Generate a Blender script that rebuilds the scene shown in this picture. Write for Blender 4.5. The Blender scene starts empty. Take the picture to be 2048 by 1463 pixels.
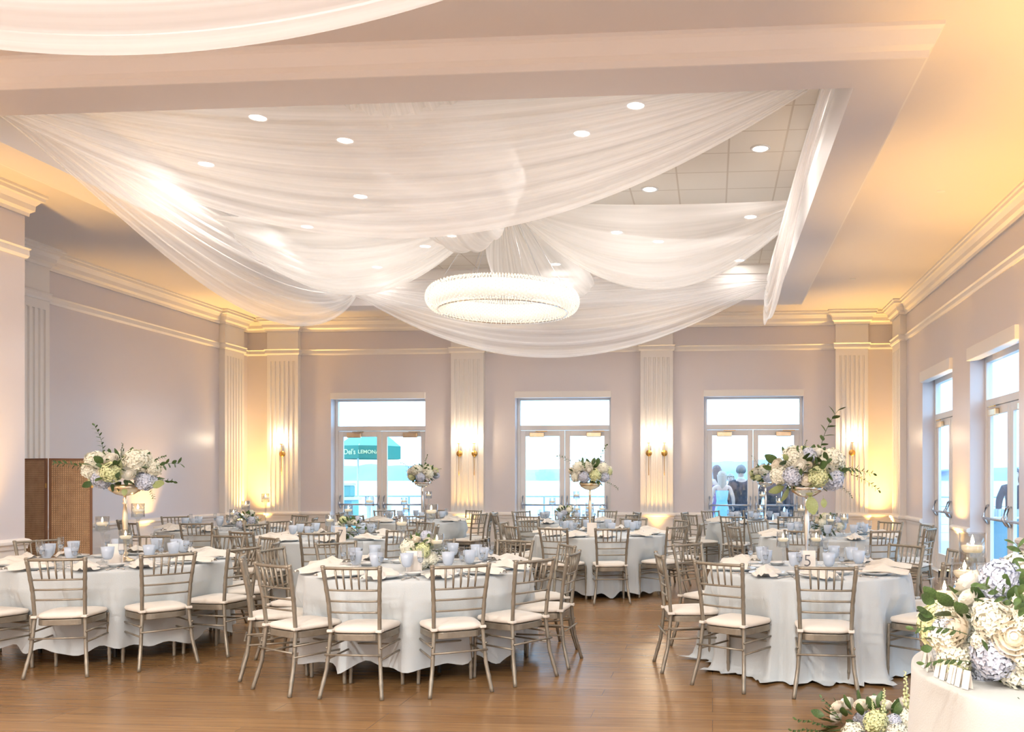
import bpy, bmesh, math, random
from mathutils import Vector, Matrix, noise
PI = math.pi
SC = bpy.context.scene
COL = SC.collection
R = random.Random(7)

# ------------------------------------------------------------------ camera, world, exposure
YAW = math.radians(4.28)
cam_d = bpy.data.cameras.new('camera')
cam = bpy.data.objects.new('camera', cam_d)
COL.objects.link(cam)
cam.location = (0, 0, 1.53)
cam.rotation_euler = (PI / 2, 0, YAW)
cam_d.sensor_width = 36
cam_d.lens = 1750 / 2048 * 36
cam_d.shift_x = (1024 - 1294) / 2048
cam_d.shift_y = (955 - 731.5) / 2048
cam_d.clip_end = 5000
SC.camera = cam
SC.view_settings.view_transform = 'Standard'
SC.view_settings.look = 'None'
SC.view_settings.gamma = 1
SC.view_settings.use_curve_mapping = False
SC.view_settings.exposure = 0.85
SC.cycles.use_denoising = True
SC.cycles.max_bounces = 7
SC.cycles.diffuse_bounces = 4
SC.cycles.glossy_bounces = 3
SC.cycles.transmission_bounces = 4
SC.cycles.transparent_max_bounces = 14
SC.cycles.sample_clamp_indirect = 4
SC.cycles.caustics_reflective = False
SC.cycles.caustics_refractive = False

W = bpy.data.worlds.new('World')
SC.world = W
W.use_nodes = True
wn = W.node_tree
bg = wn.nodes['Background']
tc = wn.nodes.new('ShaderNodeTexCoord')
sep = wn.nodes.new('ShaderNodeSeparateXYZ')
wr = wn.nodes.new('ShaderNodeValToRGB')
wn.links.new(tc.outputs['Generated'], sep.inputs[0])
wn.links.new(sep.outputs['Z'], wr.inputs[0])
wn.links.new(wr.outputs[0], bg.inputs['Color'])
wr.color_ramp.elements[0].position = 0.0
wr.color_ramp.elements[0].color = (.42, .71, 1, 1)
wr.color_ramp.elements[1].position = .5
wr.color_ramp.elements[1].color = (.40, .70, 1, 1)
e = wr.color_ramp.elements.new(.06)
e.color = (.42, .71, 1, 1)
bg.inputs['Strength'].default_value = 2.9

P_DOWN, P_SCONCE, P_UP, P_CHAND = 12, 6, 340, .24
WARM = (1, .94, .88)
AMBER = (1, .55, .13)


def lamp(name, kind, loc, power, color, rot=(0, 0, 0), parent=None, **kw):
    d = bpy.data.lights.new(name, kind)
    d.energy = power
    d.color = color
    for k, v in kw.items():
        setattr(d, k, v)
    o = bpy.data.objects.new(name, d)
    COL.objects.link(o)
    o.location = loc
    o.rotation_euler = rot
    if parent:
        o.parent = parent
    return o


# ------------------------------------------------------------------ materials
M = {}


def nodes_of(m):
    m.use_nodes = True
    nt = m.node_tree
    return nt, nt.nodes['Principled BSDF']


def mat(name, col, rough=.5, metal=0., spec=.5, emit=None, estr=0., trans=0., sheen=0., alpha=1., bump=None, var=None):
    m = bpy.data.materials.new(name)
    nt, b = nodes_of(m)
    b.inputs['Base Color'].default_value = (*col, 1)
    b.inputs['Roughness'].default_value = rough
    b.inputs['Metallic'].default_value = metal
    b.inputs['Specular IOR Level'].default_value = spec
    b.inputs['Transmission Weight'].default_value = trans
    b.inputs['Sheen Weight'].default_value = sheen
    b.inputs['Alpha'].default_value = alpha
    if emit:
        b.inputs['Emission Color'].default_value = (*emit, 1)
        b.inputs['Emission Strength'].default_value = estr
    tcn = nt.nodes.new('ShaderNodeTexCoord')
    if var:
        scale, c2 = var
        n = nt.nodes.new('ShaderNodeTexNoise')
        n.inputs['Scale'].default_value = scale
        n.inputs['Detail'].default_value = 3
        r = nt.nodes.new('ShaderNodeValToRGB')
        r.color_ramp.elements[0].color = (*col, 1)
        r.color_ramp.elements[1].color = (*c2, 1)
        r.color_ramp.elements[0].position = .35
        r.color_ramp.elements[1].position = .7
        nt.links.new(tcn.outputs['Object'], n.inputs['Vector'])
        nt.links.new(n.outputs['Fac'], r.inputs[0])
        nt.links.new(r.outputs[0], b.inputs['Base Color'])
    if bump:
        scale, strg = bump
        n = nt.nodes.new('ShaderNodeTexNoise')
        n.inputs['Scale'].default_value = scale
        n.inputs['Detail'].default_value = 4
        bp = nt.nodes.new('ShaderNodeBump')
        bp.inputs['Strength'].default_value = strg
        bp.inputs['Distance'].default_value = .01
        nt.links.new(tcn.outputs['Object'], n.inputs['Vector'])
        nt.links.new(n.outputs['Fac'], bp.inputs['Height'])
        nt.links.new(bp.outputs[0], b.inputs['Normal'])
    M[name] = m
    return m


mat('trim_white', (.87, .84, .81), .38)
mat('ceiling_paint', (.80, .76, .75), .55)
mat('chair_paint', (.25, .222, .175), .38, .5, var=(18, (.31, .28, .225)))
mat('cushion', (.74, .70, .63), .8, sheen=.3, bump=(90, .15))
mat('linen', (.53, .58, .60), .85, sheen=.4, bump=(160, .2))
mat('linen_cream', (.51, .515, .49), .85, sheen=.3, bump=(160, .2))
mat('napkin', (.72, .69, .63), .85, sheen=.3, bump=(120, .2))
mat('china', (.82, .82, .81), .18)
mat('flatware', (.72, .70, .68), .2, 1)
mat('goblet_blue', (.60, .69, .82), .25, spec=.6, trans=.15)
mat('water', (.75, .85, .95), .05, trans=.9)
mat('gold', (.83, .62, .36), .28, 1, var=(9, (.86, .74, .56)))
mat('silver', (.76, .72, .68), .2, 1, var=(7, (.84, .76, .64)))
mat('brass', (.62, .38, .12), .3, 1)
mat('card', (.86, .81, .74), .6)
mat('ink', (.12, .12, .13), .6)
mat('candle_wax', (.95, .88, .70), .5, emit=(1, .72, .36), estr=.35)
mat('flame', (1, .8, .4), .5, emit=(1, .74, .40), estr=22)
mat('flower_white', (.88, .85, .74), .7, var=(30, (.84, .84, .66)))
mat('flower_blue', (.53, .58, .72), .7, var=(30, (.70, .72, .78)))
mat('flower_green', (.66, .70, .34), .7, var=(30, (.80, .82, .52)))
mat('rose_white', (.90, .87, .78), .6)
mat('rose_cream', (.90, .83, .70), .6)
mat('leaf', (.045, .09, .025), .5, var=(12, (.10, .17, .05)))
mat('leaf_pale', (.30, .36, .13), .5, var=(12, (.40, .44, .20)))
mat('stem_green', (.10, .16, .05), .6)
mat('black_metal', (.03, .03, .03), .4, .6)
mat('white_plastic', (.8, .8, .8), .4)
mat('lamp_white', (1, 1, 1), .4, emit=(1, .92, .80), estr=14)
mat('sconce_glass', (1, 1, 1), .4, emit=(1, .84, .62), estr=16)
mat('amber_lens', (1, .6, .2), .4, emit=(1, .55, .15), estr=8)
mat('rail_metal', (.42, .50, .56), .35, .8)
mat('panic_metal', (.55, .57, .62), .3, .9)
mat('deck', (.42, .45, .48), .6, var=(2, (.50, .52, .54)))
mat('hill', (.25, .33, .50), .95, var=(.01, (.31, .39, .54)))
mat('umbrella_green', (.02, .26, .19), .7)
mat('umbrella_mint', (.18, .44, .40), .7)
mat('white_paint', (.9, .9, .9), .6)
mat('teal_cart', (.18, .46, .50), .5)
mat('suit_navy', (.012, .028, .055), .8, bump=(90, .3))
mat('suit_dark', (.018, .024, .042), .8, bump=(90, .3))
mat('dress_blue', (.30, .68, .86), .6, bump=(14, .5))
mat('dress_purple', (.22, .13, .30), .7)
mat('skin', (.70, .50, .42), .55)
mat('hair_dark', (.05, .045, .06), .55, bump=(60, .6))
mat('hair_grey', (.16, .17, .18), .6, bump=(60, .6))
mat('hair_blond', (.42, .36, .30), .5, bump=(40, .8))
mat('eye_dark', (.03, .02, .02), .3)
mat('lip', (.55, .25, .24), .5)
mat('teal_skirt', (.07, .28, .38), .8, bump=(20, .4))
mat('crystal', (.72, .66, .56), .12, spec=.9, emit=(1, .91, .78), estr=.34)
mat('chandelier_core', (1, 1, 1), .4, emit=(1, .90, .76), estr=P_CHAND)


def _wall():
    m = bpy.data.materials.new('wall_paint')
    nt, b = nodes_of(m)
    g = nt.nodes.new('ShaderNodeNewGeometry')
    s = nt.nodes.new('ShaderNodeSeparateXYZ')
    mt = nt.nodes.new('ShaderNodeMath')
    mt.operation = 'GREATER_THAN'
    mt.inputs[1].default_value = .76
    mx = nt.nodes.new('ShaderNodeMix')
    mx.data_type = 'RGBA'
    mx.inputs[6].default_value = (.83, .80, .77, 1)
    mx.inputs[7].default_value = (.735, .695, .715, 1)
    nt.links.new(g.outputs['Position'], s.inputs[0])
    nt.links.new(s.outputs['Z'], mt.inputs[0])
    nt.links.new(mt.outputs[0], mx.inputs[0])
    nt.links.new(mx.outputs[2], b.inputs['Base Color'])
    b.inputs['Roughness'].default_value = .32
    M['wall_paint'] = m


def _tiles():
    m = bpy.data.materials.new('ceiling_tile')
    nt, b = nodes_of(m)
    g = nt.nodes.new('ShaderNodeTexCoord')
    mp = nt.nodes.new('ShaderNodeMapping')
    mp.inputs['Location'].default_value = (-.18, -.12, 0)
    br = nt.nodes.new('ShaderNodeTexBrick')
    br.offset = 0
    br.inputs['Scale'].default_value = 1
    br.inputs['Brick Width'].default_value = .61
    br.inputs['Row Height'].default_value = .61
    br.inputs['Mortar Size'].default_value = .011
    br.inputs['Color1'].default_value = (.80, .76, .69, 1)
    br.inputs['Color2'].default_value = (.78, .74, .67, 1)
    br.inputs['Mortar'].default_value = (.60, .54, .46, 1)
    nt.links.new(g.outputs['Object'], mp.inputs[0])
    nt.links.new(mp.outputs[0], br.inputs['Vector'])
    nt.links.new(br.outputs['Color'], b.inputs['Base Color'])
    b.inputs['Roughness'].default_value = .6
    M['ceiling_tile'] = m


def _floor():
    m = bpy.data.materials.new('oak_floor')
    nt, b = nodes_of(m)
    L = nt.links
    g = nt.nodes.new('ShaderNodeTexCoord')
    br = nt.nodes.new('ShaderNodeTexBrick')
    br.offset = .37
    br.offset_frequency = 3
    br.inputs['Scale'].default_value = 1
    br.inputs['Brick Width'].default_value = 2.1
    br.inputs['Row Height'].default_value = .185
    br.inputs['Mortar Size'].default_value = .0022
    br.inputs['Bias'].default_value = 0
    br.inputs['Color1'].default_value = (.30, .175, .075, 1)
    br.inputs['Color2'].default_value = (.235, .132, .055, 1)
    br.inputs['Mortar'].default_value = (.16, .085, .04, 1)
    mp = nt.nodes.new('ShaderNodeMapping')
    mp.inputs['Scale'].default_value = (.8, 14, 1)
    n = nt.nodes.new('ShaderNodeTexNoise')
    n.inputs['Scale'].default_value = 2.6
    n.inputs['Detail'].default_value = 6
    n.inputs['Distortion'].default_value = .6
    r = nt.nodes.new('ShaderNodeValToRGB')
    r.color_ramp.elements[0].position = .3
    r.color_ramp.elements[0].color = (.74, .70, .66, 1)
    r.color_ramp.elements[1].position = .75
    r.color_ramp.elements[1].color = (1.12, 1.10, 1.06, 1)
    mx = nt.nodes.new('ShaderNodeMix')
    mx.data_type = 'RGBA'
    mx.blend_type = 'MULTIPLY'
    mx.inputs[0].default_value = 1
    L.new(g.outputs['Object'], br.inputs['Vector'])
    L.new(g.outputs['Object'], mp.inputs[0])
    L.new(mp.outputs[0], n.inputs['Vector'])
    L.new(n.outputs['Fac'], r.inputs[0])
    L.new(br.outputs['Color'], mx.inputs[6])
    L.new(r.outputs[0], mx.inputs[7])
    L.new(mx.outputs[2], b.inputs['Base Color'])
    b.inputs['Roughness'].default_value = .27
    b.inputs['Specular IOR Level'].default_value = .55
    M['oak_floor'] = m


def _mixshader(name, build):
    m = bpy.data.materials.new(name)
    m.use_nodes = True
    nt = m.node_tree
    nt.nodes.clear()
    out = nt.nodes.new('ShaderNodeOutputMaterial')
    build(nt, out)
    M[name] = m


def _sheer(dens0, dens1, name, col):
    def f(nt, out):
        L = nt.links
        tcn = nt.nodes.new('ShaderNodeTexCoord')
        mp = nt.nodes.new('ShaderNodeMapping')
        mp.inputs['Scale'].default_value = (1.2, 26, 1)
        n = nt.nodes.new('ShaderNodeTexNoise')
        n.inputs['Scale'].default_value = 1
        n.inputs['Detail'].default_value = 4
        mr = nt.nodes.new('ShaderNodeMapRange')
        mr.inputs[1].default_value = .3
        mr.inputs[2].default_value = .72
        mr.inputs[3].default_value = dens0
        mr.inputs[4].default_value = dens1
        tr = nt.nodes.new('ShaderNodeBsdfTransparent')
        d = nt.nodes.new('ShaderNodeBsdfDiffuse')
        t = nt.nodes.new('ShaderNodeBsdfTranslucent')
        d.inputs[0].default_value = (*col, 1)
        t.inputs[0].default_value = (*col, 1)
        a = nt.nodes.new('ShaderNodeMixShader')
        a.inputs[0].default_value = .5
        x = nt.nodes.new('ShaderNodeMixShader')
        L.new(tcn.outputs['UV'], mp.inputs[0])
        L.new(mp.outputs[0], n.inputs['Vector'])
        L.new(n.outputs['Fac'], mr.inputs[0])
        L.new(mr.outputs[0], x.inputs[0])
        L.new(d.outputs[0], a.inputs[1])
        L.new(t.outputs[0], a.inputs[2])
        L.new(tr.outputs[0], x.inputs[1])
        L.new(a.outputs[0], x.inputs[2])
        L.new(x.outputs[0], out.inputs[0])
    _mixshader(name, f)


def _glass(name, tint, gl, lo=.08):
    def f(nt, out):
        L = nt.links
        tr = nt.nodes.new('ShaderNodeBsdfTransparent')
        tr.inputs[0].default_value = (*tint, 1)
        g = nt.nodes.new('ShaderNodeBsdfGlossy')
        g.inputs['Roughness'].default_value = .03
        fr = nt.nodes.new('ShaderNodeLayerWeight')
        fr.inputs[0].default_value = .5
        pw = nt.nodes.new('ShaderNodeMath')
        pw.operation = 'POWER'
        pw.inputs[1].default_value = 4
        mu = nt.nodes.new('ShaderNodeMath')
        mu.operation = 'MULTIPLY_ADD'
        mu.inputs[1].default_value = gl
        mu.inputs[2].default_value = lo
        L.new(fr.outputs['Facing'], pw.inputs[0])
        x = nt.nodes.new('ShaderNodeMixShader')
        L.new(pw.outputs[0], mu.inputs[0])
        L.new(mu.outputs[0], x.inputs[0])
        L.new(tr.outputs[0], x.inputs[1])
        L.new(g.outputs[0], x.inputs[2])
        L.new(x.outputs[0], out.inputs[0])
    _mixshader(name, f)


def _rattan():
    m = bpy.data.materials.new('rattan')
    nt, b = nodes_of(m)
    L = nt.links
    g = nt.nodes.new('ShaderNodeTexCoord')
    w1 = nt.nodes.new('ShaderNodeTexWave')
    w1.bands_direction = 'X'
    w1.inputs['Scale'].default_value = 13
    w2 = nt.nodes.new('ShaderNodeTexWave')
    w2.bands_direction = 'Z'
    w2.inputs['Scale'].default_value = 13
    mul = nt.nodes.new('ShaderNodeMath')
    mul.operation = 'MULTIPLY'
    n = nt.nodes.new('ShaderNodeTexNoise')
    n.inputs['Scale'].default_value = 9
    ad = nt.nodes.new('ShaderNodeMath')
    ad.operation = 'MULTIPLY_ADD'
    ad.inputs[1].default_value = .7
    r = nt.nodes.new('ShaderNodeValToRGB')
    r.color_ramp.elements[0].color = (.25, .13, .055, 1)
    r.color_ramp.elements[1].color = (.70, .45, .25, 1)
    r.color_ramp.elements[1].position = .9
    L.new(g.outputs['Object'], w1.inputs['Vector'])
    L.new(g.outputs['Object'], w2.inputs['Vector'])
    L.new(g.outputs['Object'], n.inputs['Vector'])
    L.new(w1.outputs['Fac'], mul.inputs[0])
    L.new(w2.outputs['Fac'], mul.inputs[1])
    L.new(n.outputs['Fac'], ad.inputs[0])
    L.new(mul.outputs[0], ad.inputs[2])
    L.new(ad.outputs[0], r.inputs[0])
    L.new(r.outputs[0], b.inputs['Base Color'])
    bp = nt.nodes.new('ShaderNodeBump')
    bp.inputs['Distance'].default_value = .006
    L.new(mul.outputs[0], bp.inputs['Height'])
    L.new(bp.outputs[0], b.inputs['Normal'])
    b.inputs['Roughness'].default_value = .6
    M['rattan'] = m


def _sea():
    m = bpy.data.materials.new('sea_water')
    nt, b = nodes_of(m)
    b.inputs['Base Color'].default_value = (.38, .52, .64, 1)
    b.inputs['Roughness'].default_value = .25
    b.inputs['Specular IOR Level'].default_value = .8
    n = nt.nodes.new('ShaderNodeTexNoise')
    n.inputs['Scale'].default_value = .4
    bp = nt.nodes.new('ShaderNodeBump')
    bp.inputs['Strength'].default_value = .3
    g = nt.nodes.new('ShaderNodeTexCoord')
    nt.links.new(g.outputs['Object'], n.inputs['Vector'])
    nt.links.new(n.outputs['Fac'], bp.inputs['Height'])
    nt.links.new(bp.outputs[0], b.inputs['Normal'])
    M['sea_water'] = m


_wall(); _tiles(); _floor(); _rattan(); _sea()
_sheer(.42, .68, 'sheer', (.97, .96, .95))
_glass('pane_glass', (.97, .99, 1), .5)
_glass('clear_glass', (.96, .97, .98), .75)
_glass('vessel_glass', (.93, .945, .96), .95, .17)
mat('wood_frame', (.26, .12, .055), .5)


# ------------------------------------------------------------------ mesh helpers
class MB:
    def __init__(self):
        self.b = bmesh.new()
        self.uv = None

    def box(self, x0, x1, y0, y1, z0, z1, m=None):
        vs = [self.b.verts.new(p) for p in ((x0, y0, z0), (x1, y0, z0), (x1, y1, z0), (x0, y1, z0), (x0, y0, z1), (x1, y0, z1), (x1, y1, z1), (x0, y1, z1))]
        for f in ((0, 3, 2, 1), (4, 5, 6, 7), (0, 1, 5, 4), (1, 2, 6, 5), (2, 3, 7, 6), (3, 0, 4, 7)):
            self.b.faces.new([vs[i] for i in f])
        if m is not None:
            for v in vs:
                v.co = m @ v.co
        return self

    def lathe(self, prof, n=16, m=None, cap=True):
        rings = []
        for r, z in prof:
            ring = [self.b.verts.new((r * math.cos(2 * PI * i / n), r * math.sin(2 * PI * i / n), z)) for i in range(n)]
            rings.append(ring)
        for a, c in zip(rings, rings[1:]):
            for i in range(n):
                j = (i + 1) % n
                self.b.faces.new((a[i], a[j], c[j], c[i]))
        if cap:
            if prof[0][0] > 1e-4:
                self.b.faces.new(rings[0][::-1])
            if prof[-1][0] > 1e-4:
                self.b.faces.new(rings[-1])
        if m is not None:
            for ring in rings:
                for v in ring:
                    v.co = m @ v.co
        return self

    def tube(self, pts, rad, n=8, closed=False):
        pts = [Vector(p) for p in pts]
        k = len(pts)
        rings = []
        for i, p in enumerate(pts):
            if closed:
                t = pts[(i + 1) % k] - pts[i - 1]
            else:
                t = pts[min(i + 1, k - 1)] - pts[max(i - 1, 0)]
            t.normalize()
            up = Vector((0, 0, 1)) if abs(t.z) < .9 else Vector((0, 1, 0))
            a = t.cross(up).normalized()
            c = a.cross(t)
            r = rad[i] if isinstance(rad, (list, tuple)) else rad
            rings.append([self.b.verts.new(p + a * (r * math.cos(2 * PI * q / n)) + c * (r * math.sin(2 * PI * q / n))) for q in range(n)])
        pairs = list(zip(rings, rings[1:]))
        if closed:
            pairs.append((rings[-1], rings[0]))
        for a, c in pairs:
            for i in range(n):
                j = (i + 1) % n
                self.b.faces.new((a[i], a[j], c[j], c[i]))
        if not closed:
            self.b.faces.new(rings[0][::-1])
            self.b.faces.new(rings[-1])
        return self

    def grid(self, fn, nu, nv, closed_u=False, uv=False):
        g = [[self.b.verts.new(fn(i / nu, j / nv)) for j in range(nv + 1)] for i in range(nu if closed_u else nu + 1)]
        if uv and self.uv is None:
            self.uv = self.b.loops.layers.uv.new('UVMap')
        for i in range(nu):
            i2 = (i + 1) % nu if closed_u else i + 1
            for j in range(nv):
                f = self.b.faces.new((g[i][j], g[i2][j], g[i2][j + 1], g[i][j + 1]))
                if uv:
                    for l, (a, c) in zip(f.loops, ((i, j), (i + 1, j), (i + 1, j + 1), (i, j + 1))):
                        l[self.uv].uv = (a / nu, c / nv)
        return g

    def face(self, pts):
        self.b.faces.new([self.b.verts.new(p) for p in pts])
        return self

    def build(self, name, m, parent=None, smooth=False, bevel=0, solid=0, keepn=False):
        if not keepn:
            bmesh.ops.recalc_face_normals(self.b, faces=self.b.faces)
        me = bpy.data.meshes.new(name)
        self.b.to_mesh(me)
        self.b.free()
        ms = m if isinstance(m, (list, tuple)) else [m]
        for x in ms:
            me.materials.append(M[x])
        if smooth:
            me.polygons.foreach_set('use_smooth', [True] * len(me.polygons))
        o = bpy.data.objects.new(name, me)
        COL.objects.link(o)
        if parent:
            o.parent = parent
        if bevel:
            md = o.modifiers.new('bevel', 'BEVEL')
            md.width = bevel
            md.segments = 2
            md.limit_method = 'ANGLE'
        if solid:
            md = o.modifiers.new('solid', 'SOLIDIFY')
            md.thickness = solid
        return o


def tag(o, label=None, cat=None, group=None, kind=None):
    if label:
        o['label'] = label
    if cat:
        o['category'] = cat
    if group:
        o['group'] = group
    if kind:
        o['kind'] = kind
    return o


def thing(name, label, cat, loc=(0, 0, 0), rz=0, group=None):
    o = bpy.data.objects.new(name, None)
    o.empty_display_size = .1
    COL.objects.link(o)
    o.location = loc
    o.rotation_euler = (0, 0, rz)
    return tag(o, label, cat, group)


KIDS = {}


def kids_of(o):
    if o.name not in KIDS:
        KIDS[o.name] = list(o.children)
    return KIDS[o.name]


def copy_tree(o, parent=None):
    c = o.copy()
    COL.objects.link(c)
    c.parent = parent
    for ch in kids_of(o):
        copy_tree(ch, c)
    return c


class Proto:
    """first use moves the source thing itself, later uses copy it"""
    def __init__(self, make):
        self.make, self.src = make, None

    def put(self, loc, rz, label, group=None, cat=None, scale=None, name=None):
        if self.src is None:
            self.src = o = self.make()
        else:
            o = copy_tree(self.src)
        o.location = loc
        o.rotation_euler = (0, 0, rz)
        if scale:
            o.scale = (scale,) * 3 if not isinstance(scale, tuple) else scale
        tag(o, label, cat, group)
        return o


def struct(o):
    o['kind'] = 'structure'
    return o


def cw(x, z, Z=0):
    """camera-plane coordinates (right, ahead) to world"""
    c, s = math.cos(YAW), math.sin(YAW)
    return Vector((x * c - z * s, x * s + z * c, Z))


def px(p, z, Z=0):
    return cw((p - 1294) / 1750 * z, z, Z)


# ------------------------------------------------------------------ room shell
XL, XP, XR, YB, YF = -9.6, -7.87, 3.56, 17.45, -5.0
YPIER = 9.48
ZC, ZB, ZT = 4.80, 4.58, 5.18
TX0, TX1 = -6.45, 1.10
TRAYS = [(6.95, 15.10), (-3.95, 4.20)]
BW = .45
WBACK = [(-7.82, -5.84), (-3.98, -2.03), (-.17, 1.79)]
WRIGHT = [(13.32, 15.18), (10.49, 12.43), (6.7, 8.6), (2.9, 4.8), (-1.6, .3)]
ZH = 3.20
TH = .30

struct(MB().box(XL - .3, XR + .3, YF - .3, YB + .32, -.1, 0).build('floor', 'oak_floor'))

b = MB()
x = XL
for a, c in WBACK:
    b.box(x, a, YB, YB + TH, 0, 5.3)
    b.box(a, c, YB, YB + TH, ZH, 5.3)
    x = c
b.box(x, XR + .3, YB, YB + TH, 0, 5.3)
struct(b.build('wall_back', 'wall_paint'))
b = MB()
y = YB
for a, c in WRIGHT:
    b.box(XR, XR + TH, c, y, 0, 5.3)
    b.box(XR, XR + TH, a, c, ZH, 5.3)
    y = a
b.box(XR, XR + TH, YF, y, 0, 5.3)
struct(b.build('wall_right', 'wall_paint'))
struct(MB().box(XL - .3, XL, YPIER, YB + TH, 0, 5.3).box(XL, XP, YF, YPIER, 0, 5.3).build('wall_left', 'wall_paint'))
struct(MB().box(XP, XR + .3, YF - .3, YF, 0, 5.3).build('wall_front', 'wall_paint'))

# ceiling slab with two openings; trays above them
b = MB()
xs = [XL - .3, TX0 - BW, TX1 + BW, XR + .3]
ys = [YF - .3, TRAYS[1][0] - BW, TRAYS[1][1] + BW, TRAYS[0][0] - BW, TRAYS[0][1] + BW, YB + TH]
for i in range(3):
    for j in range(5):
        if i == 1 and j in (1, 3):
            continue
        b.box(xs[i], xs[i + 1], ys[j], ys[j + 1], ZC, ZC + .12)
struct(b.build('ceiling', 'ceiling_paint'))
for k, (y0, y1) in enumerate(TRAYS):
    struct(MB().box(TX0 - .1, TX1 + .1, y0 - .1, y1 + .1, ZT, ZT + .1).build('ceiling', 'ceiling_tile'))
    b = MB()
    for a in ((TX0 - BW, TX1 + BW, y0 - BW, y0), (TX0 - BW, TX1 + BW, y1, y1 + BW), (TX0 - BW, TX0, y0, y1), (TX1, TX1 + BW, y0, y1)):
        b.box(*a, ZB, ZT + .05)
    struct(b.build('ceiling', 'ceiling_paint'))


def sweep(path, prof, closed=False, name='trim_1', m='trim_white'):
    """profile = (distance into the room, height) swept along a path whose room side is on its left"""
    P = [Vector(p) for p in path]
    n = len(P)
    nor = []
    for i in range(n):
        def seg(a, c):
            d = (P[c % n] - P[a % n]).normalized()
            return Vector((-d.y, d.x))
        if closed or 0 < i < n - 1:
            n1, n2 = seg(i - 1, i), seg(i, i + 1)
            v = n1 + n2
            v = v / max(1e-3, v.dot(n1))
        else:
            v = seg(0, 1) if i == 0 else seg(n - 2, n - 1)
        nor.append(v)
    b = MB()
    rows = [[b.b.verts.new((P[i].x + nor[i].x * d, P[i].y + nor[i].y * d, z)) for d, z in prof] for i in range(n)]
    for i in range(n if closed else n - 1):
        a, c = rows[i], rows[(i + 1) % n]
        for j in range(len(prof)):
            k = (j + 1) % len(prof)
            b.b.faces.new((a[j], a[k], c[k], c[j]))
    if not closed:
        b.b.faces.new(rows[0])
        b.b.faces.new(rows[-1][::-1])
    return struct(b.build(name, m))


PIL_BACK = [(-9.12, -8.46), (-5.27, -4.60), (-1.43, -.78), (2.40, 3.03)]
PR = .12
right_path = [(XR, YF), (XR, 16.4), (XR - PR, 16.4), (XR - PR, 17.1), (XR, 17.1)]
back_path = [(XR, YB)]
for a, c in PIL_BACK[::-1]:
    back_path += [(c, YB), (c, YB - PR), (a, YB - PR), (a, YB)]
back_path += [(XL, YB)]
left_path = [(XL, 17.1), (XL + PR, 17.1), (XL + PR, 16.4), (XL, 16.4), (XL, 11.85), (XL + PR, 11.85), (XL + PR, 11.2), (XL, 11.2), (XL, YPIER), (XP, YPIER), (XP, YF)]
full = right_path + back_path + left_path
crown = [(0, 4.53), (.03, 4.53), (.035, 4.57), (.07, 4.60), (.075, 4.66), (.11, 4.71), (.14, 4.72), (.14, 4.76), (.16, 4.77), (.16, 4.80), (0, 4.80)]
sweep(full, crown, True, 'trim_1')
sweep(full, [(0, 4.05), (.02, 4.05), (.035, 4.08), (.03, 4.14), (.05, 4.16), (0, 4.17)], True, 'trim_2')
# crown on the outer face of each dropped band
small = [(0, ZB), (.015, ZB), (.02, ZB + .05), (.05, ZB + .08), (.09, ZB + .17), (.11, ZB + .19), (.11, ZC), (0, ZC)]
lip = [(0, ZB - .012), (.03, ZB - .012), (.03, ZB + .02), (0, ZB + .02)]
inner = [(0, ZT - .16), (.03, ZT - .15), (.10, ZT - .03), (.10, ZT), (0, ZT)]
for y0, y1 in TRAYS:
    o0, o1, p0, p1 = TX0 - BW, TX1 + BW, y0 - BW, y1 + BW
    sweep([(o0, p0), (o0, p1), (o1, p1), (o1, p0)], small, True, 'trim_3')
    sweep([(TX0, y0), (TX1, y0), (TX1, y1), (TX0, y1)], inner, True, 'trim_4')
# chair rail and baseboards, broken at the doors
rail = [(0, .72), (.02, .72), (.025, .76), (.05, .78), (.05, .81), (.03, .83), (0, .84)]
base = [(0, 0), (.03, 0), (.03, .13), (.02, .16), (0, .17)]


def seg_paths():
    out = []
    ys_ = [YF] + [v for a, c in WRIGHT[::-1] for v in (a, c)]
    for i in range(0, len(ys_) - 1, 2):
        out.append(('right', [(XR, ys_[i]), (XR, ys_[i + 1])]))
    out.append(('right', [(XR, 15.18), (XR, 16.4), (XR - PR, 16.4), (XR - PR, 17.1), (XR, 17.1), (XR, YB)]))
    xs_ = sorted([v for a, c in WBACK for v in (a, c)], reverse=True)
    cuts = [(XR, xs_[0])] + [(xs_[1], xs_[2]), (xs_[3], xs_[4])] + [(xs_[5], XL)]
    for hi, lo in cuts:
        p = [(hi, YB)]
        for a, c in PIL_BACK[::-1]:
            if lo < a and c < hi:
                p += [(c, YB), (c, YB - PR), (a, YB - PR), (a, YB)]
        p.append((lo, YB))
        out.append(('back', p))
    out.append(('left', [(XL, YB)] + left_path))
    return out


for side, p in seg_paths():
    sweep(p, rail, False, 'trim_5')
    sweep(p, base, False, 'baseboard_' + side)


def pilaster(w, at, rot):
    """fluted pilaster: local x along the wall, local -y into the room"""
    b = MB()
    b.box(-w / 2, w / 2, -PR, 0, 0, .86)
    b.box(-w / 2, w / 2, -PR, 0, 3.92, ZC)
    n = 6
    pts = [(-w / 2, 0), (-w / 2, -PR)]
    m_, g = .05, (w - .10) / n
    for i in range(n):
        x0 = -w / 2 + m_ + i * g
        pts += [(x0 + g * .22, -PR), (x0 + g * .32, -PR + .022), (x0 + g * .68, -PR + .022), (x0 + g * .78, -PR)]
    pts += [(w / 2, -PR), (w / 2, 0)]
    for i in range(len(pts)):
        (a0, a1), (c0, c1) = pts[i], pts[(i + 1) % len(pts)]
        b.face([(a0, a1, .86), (c0, c1, .86), (c0, c1, 3.92), (a0, a1, 3.92)])
    o = struct(b.build('trim_6', 'trim_white'))
    o.location = (*at, 0)
    o.rotation_euler.z = rot
    return o


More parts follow.
